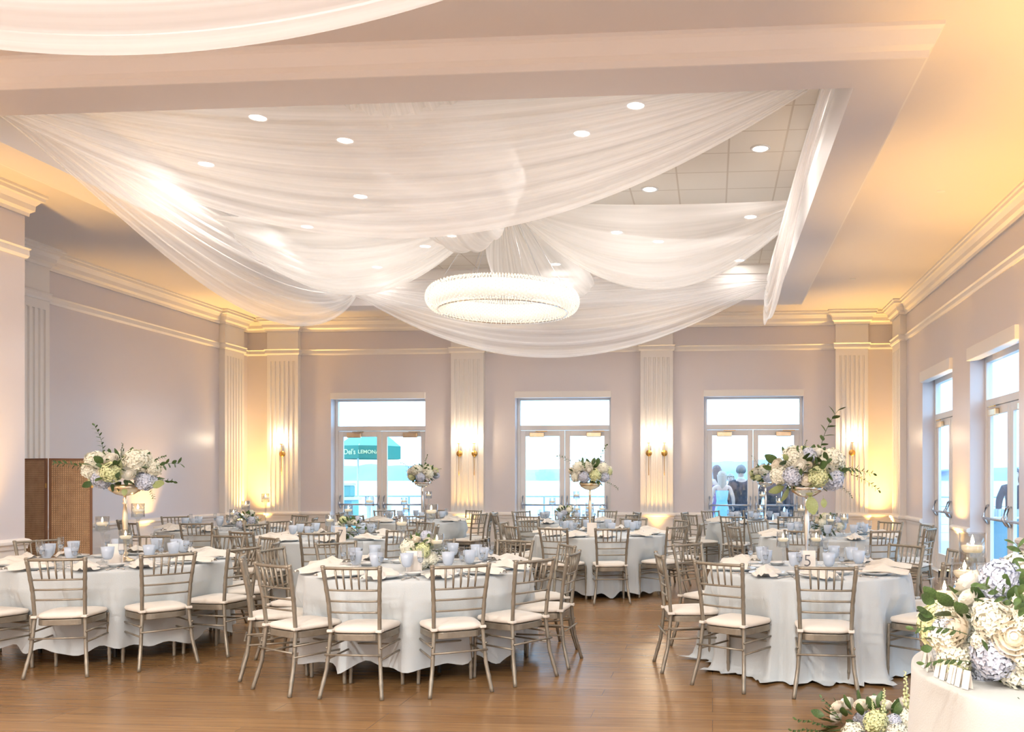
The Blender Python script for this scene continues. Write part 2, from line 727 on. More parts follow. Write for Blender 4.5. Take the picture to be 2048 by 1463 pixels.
for a, c in PIL_BACK:
    pilaster(c - a - .004, ((a + c) / 2, YB), 0)
for yy in (16.75, 11.525):
    pilaster(.696, (XL, yy), PI / 2)
pilaster(.696, (XR, 16.75), -PI / 2)


# ------------------------------------------------------------------ doors with transoms
def door_set(w, at, rot, name):
    """local x along wall, local +y outward; origin at floor centre on the wall's room face"""
    D = bpy.data.objects.new(name, None)
    COL.objects.link(D)
    D.location = (*at, 0)
    D.rotation_euler.z = rot
    struct(D)
    h = w / 2
    y0, y1 = .20, .29
    b = MB()
    for s in (-1, 1):
        b.box(min(s * h, s * (h - .06)), max(s * h, s * (h - .06)), y0, y1, 0, ZH)
    b.box(-h + .06, h - .06, y0, y1, ZH - .09, ZH)
    b.box(-h + .06, h - .06, y0, y1, 2.50, 2.60)
    b.box(-h, h, y0 - .12, y1, -.001, .02)
    b.build('door_frame', 'trim_white', D, bevel=.006)
    MB().box(-h + .06, h - .06, .245, .250, 2.60, ZH - .09).build('transom_pane', 'pane_glass', D)
    lw = h - .06
    for s in (-1, 1):
        xa, xc = (-lw, -.004) if s < 0 else (.004, lw)
        b = MB()
        st = .105
        b.box(xa, xa + st, .22, .27, .02, 2.495)
        b.box(xc - st, xc, .22, .27, .02, 2.495)
        b.box(xa + st, xc - st, .22, .27, .02, .27)
        b.box(xa + st, xc - st, .22, .27, 2.38, 2.495)
        lf = b.build('door_leaf', 'trim_white', D, bevel=.006)
        MB().box(xa + st, xc - st, .243, .249, .27, 2.38).build('glass_pane', 'pane_glass', lf)
        mid = -lw * .62 if s < 0 else lw * .66
        MB().box(mid - .15, mid + .15, .155, .22, 2.36, 2.455).build('door_closer', 'gold', lf, bevel=.01)
        MB().box(mid - .02, mid + .22, .13, .15, 2.47, 2.485).build('closer_arm', 'brass', lf)
        b = MB()
        b.tube([(xa + .05, .15, .98), (xc - .05, .15, .98)], .018, 10)
        for q in (xa + .05, xc - .05):
            b.tube([(q, .22, 1.16), (q, .19, 1.14), (q, .14, 1.0), (q, .19, .92), (q, .22, .90)], [.012, .016, .022, .02, .014], 8)
        b.build('push_bar', 'panic_metal', lf, smooth=True)
    return D


for k, (a, c) in enumerate(WBACK):
    door_set(c - a - .002, ((a + c) / 2, YB), 0, 'door_%d' % (k + 1))
    bb = MB().box(a - .005, c + .005, YB - .035, YB + .1, ZH - .055, ZH + .075).build('blind_box', 'trim_white', bevel=.008)
    tag(bb, 'white roller blind box above the %s door of the back wall' % ('left', 'middle', 'right')[k], 'blind box', 'roller blind boxes over the doors')
for k, (a, c) in enumerate(WRIGHT):
    door_set(c - a - .002, (XR, (a + c) / 2), -PI / 2, 'door_%d' % (k + 4))
    if k < 2:
        bb = MB().box(XR - .05, XR + .1, a - .005, c + .005, ZH - .055, ZH + .12).build('blind_box', 'trim_white', bevel=.008)
        tag(bb, 'white roller blind box over the %s door on the right wall' % ('farther', 'nearer')[k], 'blind box', 'roller blind boxes over the doors')

# ------------------------------------------------------------------ lamps of the room


def make_downlight():
    t = thing('downlight', '', 'light')
    MB().lathe([(.112, 0), (.112, -.008), (.085, -.012), (.08, 0)], 28, cap=False).build('trim_ring', 'white_plastic', t, smooth=True)
    MB().lathe([(.0001, -.002), (.08, -.004)], 28, cap=False).build('lens', 'lamp_white', t)
    return t


DL = Proto(make_downlight)
grid_ = []
cxm, cym = -2.67, 11.03
for dx, dy in ((-1.92, -2.49), (-1.29, -1.84), (-3.2, -1.27), (-1.88, 0), (-3.2, 1.27), (-1.84, 2.45), (-1.25, 1.9), (-3.12, 3.72)):
    grid_ += [(cxm + dx, cym + dy), (cxm - dx, cym + dy)]
grid_ = [q for q in grid_ if q[1] > 8] + [(cxm, cym + 3.75)]
rows_ = ('near left', 'near right')
seq = sorted(grid_, key=lambda q: (round(q[1], 1), q[0]))
ordn = ['first', 'second', 'third', 'fourth', 'fifth', 'sixth', 'seventh', 'eighth', 'ninth', 'tenth', 'eleventh', 'twelfth', 'thirteenth', 'fourteenth']
rows = {}
for q in seq:
    rows.setdefault(round(q[1], 1), []).append(q)
for ri, (ry, items) in enumerate(sorted(rows.items())):
    for ci, q in enumerate(sorted(items)):
        t = DL.put((q[0], q[1], ZT), 0, 'round recessed ceiling light, %s row from the front beam, %s from left' % (ordn[ri], ordn[ci]), 'downlights above the draped ceiling', 'light')
        lamp('downlight_bulb', 'AREA', (q[0], q[1], ZT - .03), P_DOWN * (.2 if q[1] > 14 else .35 if q[1] > 14 or abs(q[1] - cym) < .2 else 1), WARM, size=.16, shape='DISK')
for i in range(3):  # unseen lamps over the camera bay, added as fill light, without fixtures
    for j in range(4):
        lamp('downlight_bulb', 'AREA', (-5.3 + i * 2.6, -3.5 + j * 1.4, ZT - .03), 70, WARM, size=.16, shape='DISK')

# crystal ring chandelier
CH = Vector((-2.67, 11.03, 3.80))
ch = thing('chandelier', 'large glowing crystal ring chandelier hanging at the centre of the drapes', 'chandelier', CH)
RR, rr = .82, .150


def tor(u, v, r=rr):
    a, c = 2 * PI * u, 2 * PI * v
    return ((RR + r * math.cos(c)) * math.cos(a), (RR + r * math.cos(c)) * math.sin(a), r * math.sin(c))


b = MB()
b.grid(lambda u, v: tor(u, v, rr * .72), 64, 12, True)
b.build('light_tube', 'chandelier_core', ch, smooth=True)
b = MB()
for i in range(150):
    for j in range(22):
        p = Vector(tor(i / 150, (j + .5 * (i % 2)) / 22))
        s = .010
        n_ = (p - Vector(tor(i / 150, 0, 0))).normalized()
        vs = [b.b.verts.new(p + Vector(d) * s) for d in ((1, 0, 0), (0, 1, 0), (-1, 0, 0), (0, -1, 0), (0, 0, 1.5), (0, 0, -1.5))]
        for f in ((0, 1, 4), (1, 2, 4), (2, 3, 4), (3, 0, 4), (1, 0, 5), (2, 1, 5), (3, 2, 5), (0, 3, 5)):
            b.b.faces.new([vs[k] for k in f])
tag(b.build('crystal_beads', 'crystal', ch), kind='stuff')
b = MB()
for zz in (rr, -rr):
    b.tube([(RR * math.cos(a * PI / 32), RR * math.sin(a * PI / 32), zz) for a in range(64)], .009, 6, True)
b.build('metal_hoop', 'silver', ch)
for a in range(6):
    an = a * PI / 3 + .3
    MB().tube([(RR * math.cos(an), RR * math.sin(an), rr), (.08 * math.cos(an), .08 * math.sin(an), ZT - CH.z - .04)], .003, 5).build('suspension_cable', 'panic_metal', ch)
MB().lathe([(.0001, ZT - CH.z), (.13, ZT - CH.z), (.13, ZT - CH.z - .04), (.0001, ZT - CH.z - .045)], 20, cap=False).build('ceiling_canopy', 'white_plastic', ch, smooth=True)
for a in range(6):
    an = a * PI / 3
    lamp('chandelier_bulb', 'POINT', (CH.x + RR * math.cos(an), CH.y + RR * math.sin(an), CH.z), 3.5, (1, .93, .84), shadow_soft_size=.16)


def make_sconce():
    t = thing('wall_sconce', '', 'sconce')
    m = Matrix.Rotation(PI / 2, 4, 'X')
    MB().lathe([(.0001, 0), (.058, 0), (.062, .01), (.058, .025), (.0001, .03)], 24, m, False).build('back_plate', 'brass', t, smooth=True)
    MB().tube([(0, -.05, -.44), (0, -.05, .20)], .006, 8).tube([(0, -.02, 0), (0, -.05, 0)], .008, 8).lathe([(.0001, .19), (.03, .19), (.034, .21), (.0001, .21)], 14, Matrix.Translation((0, -.05, 0)), False).build('rod', 'brass', t, smooth=True)
    MB().lathe([(.028, .21), (.034, .22), (.036, .36), (.03, .37), (.0001, .372)], 16, Matrix.Translation((0, -.05, 0)), False).build('glass_shade', 'sconce_glass', t, smooth=True)
    return t


SN = Proto(make_sconce)
names = []
for k, (a, c) in enumerate(PIL_BACK):
    m_ = (a + c) / 2
    where = ('left corner pilaster', 'pilaster left of the middle door', 'pilaster right of the middle door', 'right corner pilaster')[k]
    for dx, w_ in (((-.155, 'left'), (.155, 'right')) if k in (1, 2) else ((0, ''),)):
        SN.put((m_ + dx, YB - PR, 2.02), 0, ('%s brass wall sconce with a glowing shade on the %s' % (w_, where)).strip(), 'brass sconces on the back pilasters', 'sconce')
        lamp('sconce_bulb', 'POINT', (m_ + dx, YB - PR - .10, 2.33), P_SCONCE, (1, .80, .55), shadow_soft_size=.04)


def make_uplight():
    t = thing('floor_uplight', '', 'light')
    MB().lathe([(.0001, .02), (.09, .02), (.09, .20), (.0001, .20)], 18, cap=False).build('housing', 'black_metal', t)
    MB().box(-.11, .11, -.08, .08, 0, .02).build('base_plate', 'black_metal', t)
    MB().lathe([(.0001, .204), (.08, .203)], 18, cap=False).build('lens', 'amber_lens', t)
    return t


UP = Proto(make_uplight)
ups = [(-9.25, 17.05, 'in the far left corner', 1.6), (-4.93, 17.12, 'before the pilaster left of the middle door', .28), (-1.10, 17.12, 'before the pilaster right of the middle door', .28), (3.22, 17.08, 'in the far right corner', 1.5),
       (3.33, 12.86, 'between the two right doors', .8), (3.33, 9.55, 'at the right wall nearer the camera', 1.6), (3.33, 5.8, 'at the right wall beside the card table', 2), (-9.3, 14.1, 'at the left wall beyond the rattan screen', .7), (-7.65, 8.6, 'at the near left pier', 1.2)]
for x, y, w_, k in ups:
    UP.put((x, y, 0), 0, 'small round amber uplight on the floor ' + w_, 'amber floor uplights', 'light')
    lamp('uplight_beam', 'SPOT', (x, y, .23), P_UP * k, AMBER, (PI, 0, 0), spot_size=math.radians(66), spot_blend=1, shadow_soft_size=.06)
for x, y in ((-7.6, 5.0), (-7.6, 1)):
    lamp('uplight_beam', 'SPOT', (x, y, .23), P_UP, AMBER, (PI, 0, 0), spot_size=math.radians(66), spot_blend=1, shadow_soft_size=.06)

# sprinklers
for (x, y), w_ in (((-6.2, 16.4), 'near the back wall, left'), ((2.6, 10.2), 'above the right doors'), ((2.3, 14.6), 'near the far right corner')):
    tag(MB().lathe([(.0001, ZC - .012), (.045, ZC - .01), (.05, ZC)], 16, Matrix.Translation((x, y, 0)), False).build('sprinkler_cover', 'white_plastic'), 'small flat sprinkler cover on the ceiling ' + w_, 'sprinkler')


# ------------------------------------------------------------------ sheer drapes
def perim(name, label, A, B, nrm, ztop, zbot, inw=.38, seed=0):
    A, B, nrm = Vector(A), Vector(B), Vector(nrm)
    rnd = random.Random(seed)
    ph = [rnd.uniform(0, 6) for _ in range(6)]

    def f(u, v):
        e = 4 * u * (1 - u)
        g = e ** .55
        p = A.lerp(B, u)
        zc = 4.86 - .10 * v
        z = zc * (1 - g) + (ztop - .12 * e) * g
        z -= e * (v ** 1.15) * (ztop - .12 - zbot)
        d = .05 + g * (.06 + inw * math.sin(v * PI * .62)) + .03 * v
        fold = g * (.022 * math.sin(2 * PI * 8 * v + ph[0] + 1.5 * u) + .013 * math.sin(2 * PI * 15 * v + ph[1] - 2 * u))
        fold += (1 - g) * .03 * math.sin(2 * PI * 5 * v)
        # the hem turns under
        if v > .93:
            d += (v - .93) / .07 * .05 * g
        return (p.x + nrm.x * (d + fold), p.y + nrm.y * (d + fold), z + fold * .5)
    b = MB()
    b.grid(f, 64, 56, uv=True)
    return tag(b.build(name, 'sheer', smooth=True), label, 'drape', 'sheer white ceiling drapes')


def radial(name, label, C, E, seed=0):
    C, E = Vector(C), Vector(E)
    ax = (E - C).normalized()
    la = Vector((-ax.y, ax.x))
    rnd = random.Random(seed)
    ph = rnd.uniform(0, 6)

    def f(u, v):
        s = 2 * v - 1
        p = C.lerp(E, u)
        e = 4 * u * (1 - u)
        w = .05 + .55 * u + .38 * e
        z = 5.12 * (1 - u) + 4.80 * u - e * 1.02 * (1 - .80 * s * s) * (1.0)
        z -= .05 * (1 - u) * abs(s)
        fold = (e ** .5) * (.022 * math.sin(2 * PI * 7 * v + ph) + .012 * math.sin(2 * PI * 13 * v + 2 * u))
        fold += (1 - e) * .02 * math.sin(2 * PI * 9 * v)
        return (p.x + la.x * (w * s), p.y + la.y * (w * s), z + fold)
    b = MB()
    b.grid(f, 48, 48, uv=True)
    return tag(b.build(name, 'sheer', smooth=True), label, 'drape', 'sheer white ceiling drapes')


ty0, ty1 = TRAYS[0]
i_ = .04
perim('ceiling_drape', 'sheer white swag along the front edge of the ceiling recess', (TX0 + i_, ty0, 0), (TX1 - i_, ty0, 0), (0, 1, 0), 5.08, 3.62, .36, 1)
perim('ceiling_drape', 'sheer white swag sweeping along the left edge of the ceiling recess', (TX0, ty0 + i_, 0), (TX0, ty1 - i_, 0), (1, 0, 0), 5.08, 3.60, .5, 2)
perim('ceiling_drape', 'sheer white swag along the far edge of the ceiling recess, behind the chandelier', (TX0 + i_, ty1, 0), (TX1 - i_, ty1, 0), (0, -1, 0), 5.06, 3.52, .45, 3)
perim('ceiling_drape', 'narrow sheer white swag hanging along the right edge of the ceiling recess', (TX1, ty0 + i_, 0), (TX1, ty1 - i_, 0), (-1, 0, 0), 5.06, 3.52, .22, 4)
radial('ceiling_drape', 'sheer white swag from the centre to the front beam, seen end on', (cxm, cym, 0), (cxm, ty0 + .1, 0), 5)
radial('ceiling_drape', 'sheer white swag from the centre to the left side', (cxm, cym, 0), (TX0 + .1, cym, 0), 6)
radial('ceiling_drape', 'sheer white swag from the centre to the right side', (cxm, cym, 0), (TX1 - .1, cym, 0), 7)
radial('ceiling_drape', 'narrow sheer drape falling behind the chandelier from the centre', (cxm, cym, 0), (cxm, ty1 - .1, 0), 8)
perim('ceiling_drape', 'cream sheer swag cropped at the top left, over the camera bay', (TX0, 4.20, 0), (TX1, 4.20, 0), (0, -1, 0), 5.08, 3.50, .12, 9)
tag(MB().lathe([(.0001, 5.0), (.10, 5.02), (.12, 5.10), (.09, ZT), (.0001, ZT)], 20, Matrix.Translation((cxm, cym, 0)), False).build('drape_ring', 'linen_cream', smooth=True), 'gathered fabric collar where the ceiling drapes meet at the centre', 'drape')


# ------------------------------------------------------------------ chair
def make_chair():
    t = thing('chiavari_chair', '', 'chair')
    cp = 'chair_paint'

    def ringed(pts, r0, rings):
        """tube with bamboo rings: returns dense points and radii"""
        P, rad = [], []
        n = 34
        pts = [Vector(p) for p in pts]
        zs = [p.z for p in pts]
        for i in range(n + 1):
            z = zs[0] + (zs[-1] - zs[0]) * i / n
            for k in range(len(zs) - 1):
                if min(zs[k], zs[k + 1]) - 1e-6 <= z <= max(zs[k], zs[k + 1]) + 1e-6:
                    q = (z - zs[k]) / (zs[k + 1] - zs[k])
                    q = q * q * (3 - 2 * q) if len(zs) > 2 and 0 < k < len(zs) - 2 else q
                    p = pts[k].lerp(pts[k + 1], q)
                    break
            P.append(p)
            r = r0
            if any(abs(z - g) < .012 for g in rings):
                r += .0022
            rad.append(r)
        return P, rad
    for s in (-1, 1):
        P, rad = ringed([(s * .222, -.275, 0), (s * .192, -.222, .20), (s * .175, -.195, .45), (s * .182, -.215, .66), (s * .203, -.262, .918)], .0145, (.10, .31, .47, .60, .68, .75, .83, .90))
        b = MB()
        b.tube(P, rad, 8)
        b.lathe([(.0155, -.012), (.0175, -.004), (.014, .006), (.0001, .008)], 8, Matrix.Translation(P[-1]), False)
        b.build('rear_leg', cp, t, smooth=True)
        P, rad = ringed([(s * .198, .198, 0), (s * .192, .188, .43)], .0135, (.09, .27, .34))
        MB().tube(P, rad, 8).build('front_leg', cp, t, smooth=True)
    # seat frame: rounded trapezoid ring
    def outline(k, off=0.):
        a = 2 * PI * k
        c, s = math.cos(a), math.sin(a)
        e = .42
        x = math.copysign(abs(c) ** e, c)
        y = math.copysign(abs(s) ** e, s)
        wx = .185 + .017 * y + off
        return x * wx, y * (.195 + off)
    b = MB()
    b.grid(lambda u, v: (*outline(u, (-.03, .008, .008, -.03, -.03)[round(v * 4)]), (.392, .392, .438, .438, .392)[round(v * 4)]), 40, 4, True)
    b.build('seat_frame', cp, t, bevel=.003)

    def cush(u, v):
        q = v * 6
        offs = (-.19, -.02, .008, .014, .008, -.04, -.19)
        zz = (.440, .440, .447, .462, .477, .489, .493)
        i = min(5, int(q))
        fr = q - i
        o = offs[i] * (1 - fr) + offs[i + 1] * fr
        z = zz[i] * (1 - fr) + zz[i + 1] * fr
        x, y = outline(u, o)
        if o < -.15:
            x, y = x * .02, y * .02
        return (x, y, z)
    b = MB()
    b.grid(cush, 40, 6, True)
    cu = b.build('seat_cushion', 'cushion', t, smooth=True)
    b = MB()
    for s in (-1, 1):
        b.box(s * .175 - .021, s * .175 + .021, -.220, -.166, .452, .472)
    b.build('cushion_tie', 'cushion', cu, bevel=.004)

    def arc(z, y, xw, sag, r, n=9):
        return MB().tube([(xw * (2 * i / n - 1), y - sag * (1 - (2 * i / n - 1) ** 2), z) for i in range(n + 1)], r, 8)
    arc(.905, -.259, .203, .02, .0115).build('crest_rail', cp, t, smooth=True)
    for z, y, xw in ((.75, -.231, .189), (.672, -.217, .183), (.593, -.207, .178)):
        arc(z, y, xw, .016, .0075).build('back_rail', cp, t, smooth=True)
    for k in range(5):
        x = (k - 2) * .056
        sg = 1 - (x / .2) ** 2
        MB().tube([(x * .93, -.231 - .016 * sg, .75), (x * .95, -.241 - .018 * sg, .80), (x, -.259 - .02 * sg, .905)], [.0052, .0078, .0085], 6).build('spindle', cp, t, smooth=True)
    for z, a, c in ((.30, (-.20, -.238), (.20, -.238)), (.30, (-.195, .193), (.195, .193)), (.36, (-.193, .191), (.193, .191))):
        MB().tube([(*a, z), (*c, z)], .0075, 7).build('stretcher', cp, t, smooth=True)
    for s in (-1, 1):
        for z in (.345, .265):
            MB().tube([(s * .194, .192, z), (s * .195, -.225, z)], .0075, 7).build('stretcher', cp, t, smooth=True)
    return t


CHAIR = Proto(make_chair)


# ------------------------------------------------------------------ tables, cloths, settings
def make_cloth(r, hem, seed, pool=0., nf=11, seats=()):
    rnd = random.Random(seed)
    ks = [(nf, rnd.uniform(0, 6), .55), (nf * 2 - 3, rnd.uniform(0, 6), .25), (nf // 2 + 1, rnd.uniform(0, 6), .45), (nf + 4, rnd.uniform(0, 6), .35)]

    def fold(a):
        # rounded outer folds with narrow valleys
        return sum(w * (1.25 - 2.2 * abs(math.sin((k * a + p) / 2)) ** 1.6 if k % 2 == 0 else math.sin(k * a + p)) for k, p, w in ks)
    NT = 150

    def f(u, v):
        a = 2 * PI * u
        if v < .12:
            q = v / .12
            return (r * q * math.cos(a), r * q * math.sin(a), .765)
        q = (v - .12) / .88
        if q < .06:
            k = q / .06
            rad = r + .012 * math.sin(k * PI / 2)
            return (rad * math.cos(a), rad * math.sin(a), .765 - .012 * (1 - math.cos(k * PI / 2)))
        k = (q - .06) / .94
        fl = fold(a)
        amp = .058 * k ** .5
        rad = r + .012 + .05 * k + amp * fl
        z = .753 - k * (.753 - hem) + (.035 * k ** 3) * fl * (-1 if not pool else 0)
        if pool and k > .85:
            kk = (k - .85) / .15
            rad += pool * kk * (1 + .6 * fl)
            z = max(.006 + .02 * abs(math.sin(5 * a + 3 * fl)) * kk, .753 - k * .753 * 1.06)
        z = max(z, .005)
        for sa in seats:
            da = (a - math.radians(sa) + PI) % (2 * PI) - PI
            if abs(da) < .5:
                rad -= (.085 + amp * fl * .6) * math.exp(-(da / .20) ** 4) * max(0, min(1, (.62 - z) / .15))
        a2 = a + .03 * k * math.sin(3 * a)
        return (rad * math.cos(a2), rad * math.sin(a2), z)
    b = MB()
    b.grid(f, NT, 40, True)
    return b


def make_table(r, loc, name, label):
    t = thing(name, label, 'table', loc, 0, 'round dining tables')
    MB().lathe([(.0001, .735), (r - .01, .735), (r - .01, .758), (.0001, .758)], 40, cap=False).build('tabletop', 'wood_frame', t)
    for a in range(4):
        an = a * PI / 2 + .6
        d = r * .62
        MB().tube([(d * math.cos(an), d * math.sin(an), 0), (d * math.cos(an), d * math.sin(an), .735)], .016, 8).build('leg', 'black_metal', t)
    return t


def make_plate():
    t = thing('dinner_plate', '', 'plate')
    MB().lathe([(.0001, .006), (.085, .006), (.10, .012), (.142, .022), (.145, .024), (.142, .026), (.10, .017), (.085, .011), (.0001, .010)], 32, cap=False).build('plate_body', 'china', t, smooth=True)
    return t


def mono(name, cat, builder, m, smooth=True):
    def mk():
        o = builder().build(name, m, smooth=smooth)
        return tag(o, '', cat)
    return mk


def b_plate(r=.145):
    k = r / .145
    return MB().lathe([(.0001, .002), (.085 * k, .002), (.10 * k, .012), (.142 * k, .024), (.145 * k, .026), (.142 * k, .028), (.10 * k, .017), (.085 * k, .009), (.0001, .008)], 30, cap=False)


def b_napkin():
    b = MB()

    def f(u, v):
        # local -y is toward the diner; the tail hangs past the table edge
        y = .12 - .34 * u
        w = .10 * (1 - .45 * math.exp(-((u - .42) / .14) ** 2)) * (1 if u < .8 else 1 - (u - .8) * 1.6)
        s = 2 * v - 1
        x = w * s + .012 * math.sin(9 * u)
        h = .030 + .026 * math.exp(-((u - .42) / .16) ** 2)
        z = .022 + h * (1 - s * s) + .010 * math.sin(11 * v + 7 * u) * (1 - s * s) + .006 * math.sin(23 * v + 3 * u)
        if u > .62:
            z -= (u - .62) * .05
        return (x, y, max(z, .012))
    b.grid(f, 22, 18)
    return b


def b_fork():
    b = MB()
    b.tube([(0, -.095, .004), (0, 0, .007), (0, .04, .008)], [.0055, .003, .0035], 6)
    b.tube([(0, .04, .008), (0, .055, .005)], [.004, .010], 6)
    for s in (-1.5, -.5, .5, 1.5):
        b.tube([(s * .005, .053, .005), (s * .005, .095, .009)], [.0021, .0014], 5)
    return b


def b_knife():
    b = MB()
    b.tube([(0, -.10, .005), (0, 0, .006)], [.006, .005], 6)
    b.box(-.008, .008, 0, .11, .0035, .0065)
    return b


def make_goblet():
    t = thing('water_goblet', '', 'glass')
    MB().lathe([(.0001, .062), (.026, .066), (.040, .087), (.047, .125), (.052, .172), (.050, .172), (.044, .125), (.037, .092), (.024, .071), (.0001, .069)], 20, cap=False).build('bowl', 'goblet_blue', t, smooth=True)
    MB().lathe([(.036, 0), (.036, .004), (.012, .012), (.008, .03), (.013, .042), (.008, .052), (.016, .066)], 20).build('stem', 'clear_glass', t, smooth=True)
    return t


def make_flute():
    t = thing('champagne_flute', '', 'glass')
    MB().lathe([(.006, .088), (.018, .105), (.026, .15), (.024, .215), (.0225, .215), (.0245, .15), (.016, .108), (.0001, .095)], 16, cap=False).build('bowl', 'clear_glass', t, smooth=True)
    MB().lathe([(.031, 0), (.031, .003), (.006, .009), (.0035, .03), (.0035, .08), (.006, .09)], 16).build('stem', 'clear_glass', t, smooth=True)
    MB().lathe([(.0001, .10), (.016, .112), (.0225, .145), (.0001, .145)], 14, cap=False).build('sparkling_water', 'water', t, smooth=True)
    return t


PLATE = Proto(mono('dinner_plate', 'plate', b_plate, 'china'))
BREAD = Proto(mono('bread_plate', 'plate', lambda: b_plate(.085), 'china'))
NAPKIN = Proto(mono('napkin', 'napkin', b_napkin, 'napkin'))
FORK = Proto(mono('fork', 'fork', b_fork, 'flatware'))
KNIFE = Proto(mono('knife', 'knife', b_knife, 'flatware'))
GOB = Proto(make_goblet)
FLU = Proto(make_flute)


def make_candle(stem):
    def mk():
        t = thing('candle_holder', '', 'candle')
        h = stem
        if h > .03:
            prof = [(.048, 0), (.048, .006), (.012, .014), (.009, .05), (.008, h * .6), (.014, h - .012), (.03, h)]
        else:
            prof = [(.052, 0), (.052, h)]
        R_ = .056
        prof += [(R_, h + .004), (R_, h + .135), (R_ - .003, h + .135), (R_ - .003, h + .012), (.0001, h + .010)]
        MB().lathe(prof, 24, cap=False).build('glass_vessel', 'vessel_glass', t, smooth=True)
        MB().lathe([(.0001, h + .012), (R_ - .004, h + .012), (R_ - .004, h + .058), (.0001, h + .058)], 20, cap=False).build('water_fill', 'clear_glass', t, smooth=True)
        c = MB().lathe([(.0001, h + .050), (.034, h + .052), (.046, h + .066), (.047, h + .078), (.042, h + .082), (.0001, h + .080)], 20, cap=False).build('floating_candle', 'candle_wax', t, smooth=True)
        MB().lathe([(.0001, h + .082), (.006, h + .088), (.0085, h + .098), (.005, h + .112), (.0001, h + .128)], 10, cap=False).build('flame', 'flame', c, smooth=True)
        return t
    return mk


CAND = {k: Proto(make_candle(h)) for k, h in (('low', .16), ('mid', .28), ('tall', .39))}


# ------------------------------------------------------------------ flowers
def hydrangea_mesh():
    b = MB()
    rnd = random.Random(3)
    n = 210
    for i in range(n):
        zf = 1 - 2 * (i + .5) / n
        a = i * 2.39996
        rr_ = math.sqrt(1 - zf * zf)
        d = Vector((rr_ * math.cos(a), rr_ * math.sin(a), zf))
        p = d * (.44 + rnd.uniform(-.035, .035))
        d = (d + Vector((rnd.uniform(-.4, .4), rnd.uniform(-.4, .4), rnd.uniform(-.4, .4)))).normalized()
        t1 = d.cross(Vector((.3, .2, 1))).normalized()
        t2 = d.cross(t1)
        ro = rnd.uniform(0, PI)
        s = rnd.uniform(.062, .085)
        for q in range(4):
            an = ro + q * PI / 2
            u = t1 * math.cos(an) + t2 * math.sin(an)
            w = t1 * -math.sin(an) + t2 * math.cos(an)
            li = rnd.uniform(.0, .35)
            c0 = b.b.verts.new(p)
            c1 = b.b.verts.new(p + (u * .55 - w * .5) * s + d * s * (li * .5 + .1))
            c2 = b.b.verts.new(p + u * 1.15 * s + d * s * li)
            c3 = b.b.verts.new(p + (u * .55 + w * .5) * s + d * s * (li * .5 + .1))
            b.b.faces.new((c0, c1, c2, c3))
    b.lathe([(.0001, -.36), (.25, -.27), (.36, 0), (.25, .27), (.0001, .36)], 10, cap=False)
    return b


def rose_mesh():
    """cupped overlapping petals around a closed bud, about one unit wide"""
    b = MB()
    rnd = random.Random(5)
    for ring, (n, r0, h, flare) in enumerate(((3, .11, .40, .0), (4, .19, .39, .02), (5, .28, .35, .07), (6, .36, .27, .12), (6, .41, .14, .16))):
        for k in range(n):
            a = 2 * PI * k / n + ring * .7 + rnd.uniform(-.1, .1)

            def f(u, v, a=a, n=n, r0=r0, h=h, flare=flare):
                s = (u - .5) * 2
                an = a + s * PI / n * 1.5
                zz = -.28 + (h + .28) * v - .07 * s * s * v
                r = r0 * (.30 + .70 * math.sin(min(1, v * 1.25) * PI / 2)) + flare * max(0, v - .55) * 1.6 - .04 * max(0, v - .75) * (1 if ring_in(r0) else 0)
                return (r * math.cos(an), r * math.sin(an), zz)
            b.grid(f, 4, 5)
    b.lathe([(.0001, -.32), (.22, -.25), (.30, 0), (.22, .22), (.10, .33), (.0001, .37)], 12, cap=False)
    return b


def ring_in(r0):
    return r0 < .25


def leaf_into(b, base, d, nrm, L, w, curl=.15):
    side = d.cross(nrm).normalized()
    pts = []
    for i in range(6):
        q = i / 5
        ww = w * math.sin(PI * min(1, q * .92 + .04)) ** .8
        c = base + d * (L * q) - nrm * (curl * L * q * q)
        pts.append((b.b.verts.new(c - side * ww), b.b.verts.new(c - nrm * ww * -.25), b.b.verts.new(c + side * ww)))
    for a, c in zip(pts, pts[1:]):
        b.b.faces.new((a[0], a[1], c[1], c[0]))
        b.b.faces.new((a[1], a[2], c[2], c[1]))


def sprig_mesh(seed=1, n=14, L=1.0, lw=.035, ll=.15):
    """slender branch along +z with alternate leaves"""
    b = MB()
    rnd = random.Random(seed)
    P = [Vector((.10 * math.sin(2.2 * q), .05 * math.sin(3 * q), L * q)) for q in [i / 8 for i in range(9)]]
    b.tube(P, [.008 * (1 - .07 * i) for i in range(9)], 5)
    for i in range(n):
        q = .15 + .85 * i / (n - 1)
        k = min(7, int(q * 8))
        p = P[k].lerp(P[k + 1], q * 8 - k)
        a = (i % 2) * PI + rnd.uniform(-.6, .6)
        d = Vector((math.cos(a) * .85, math.sin(a) * .85, .65 + (.6 if i == n - 1 else 0))).normalized()
        nn = d.cross(Vector((-math.sin(a), math.cos(a), 0))).normalized()
        leaf_into(b, p, d, nn, ll * rnd.uniform(.8, 1.15), lw)
    return b


def bigleaf_mesh():
    b = MB()
    leaf_into(b, Vector((0, 0, 0)), Vector((0, 0, 1)), Vector((0, -1, 0)), 1, .33, .25)
    b.tube([(0, 0, -.35), (0, 0, .05)], .02, 5)
    return b


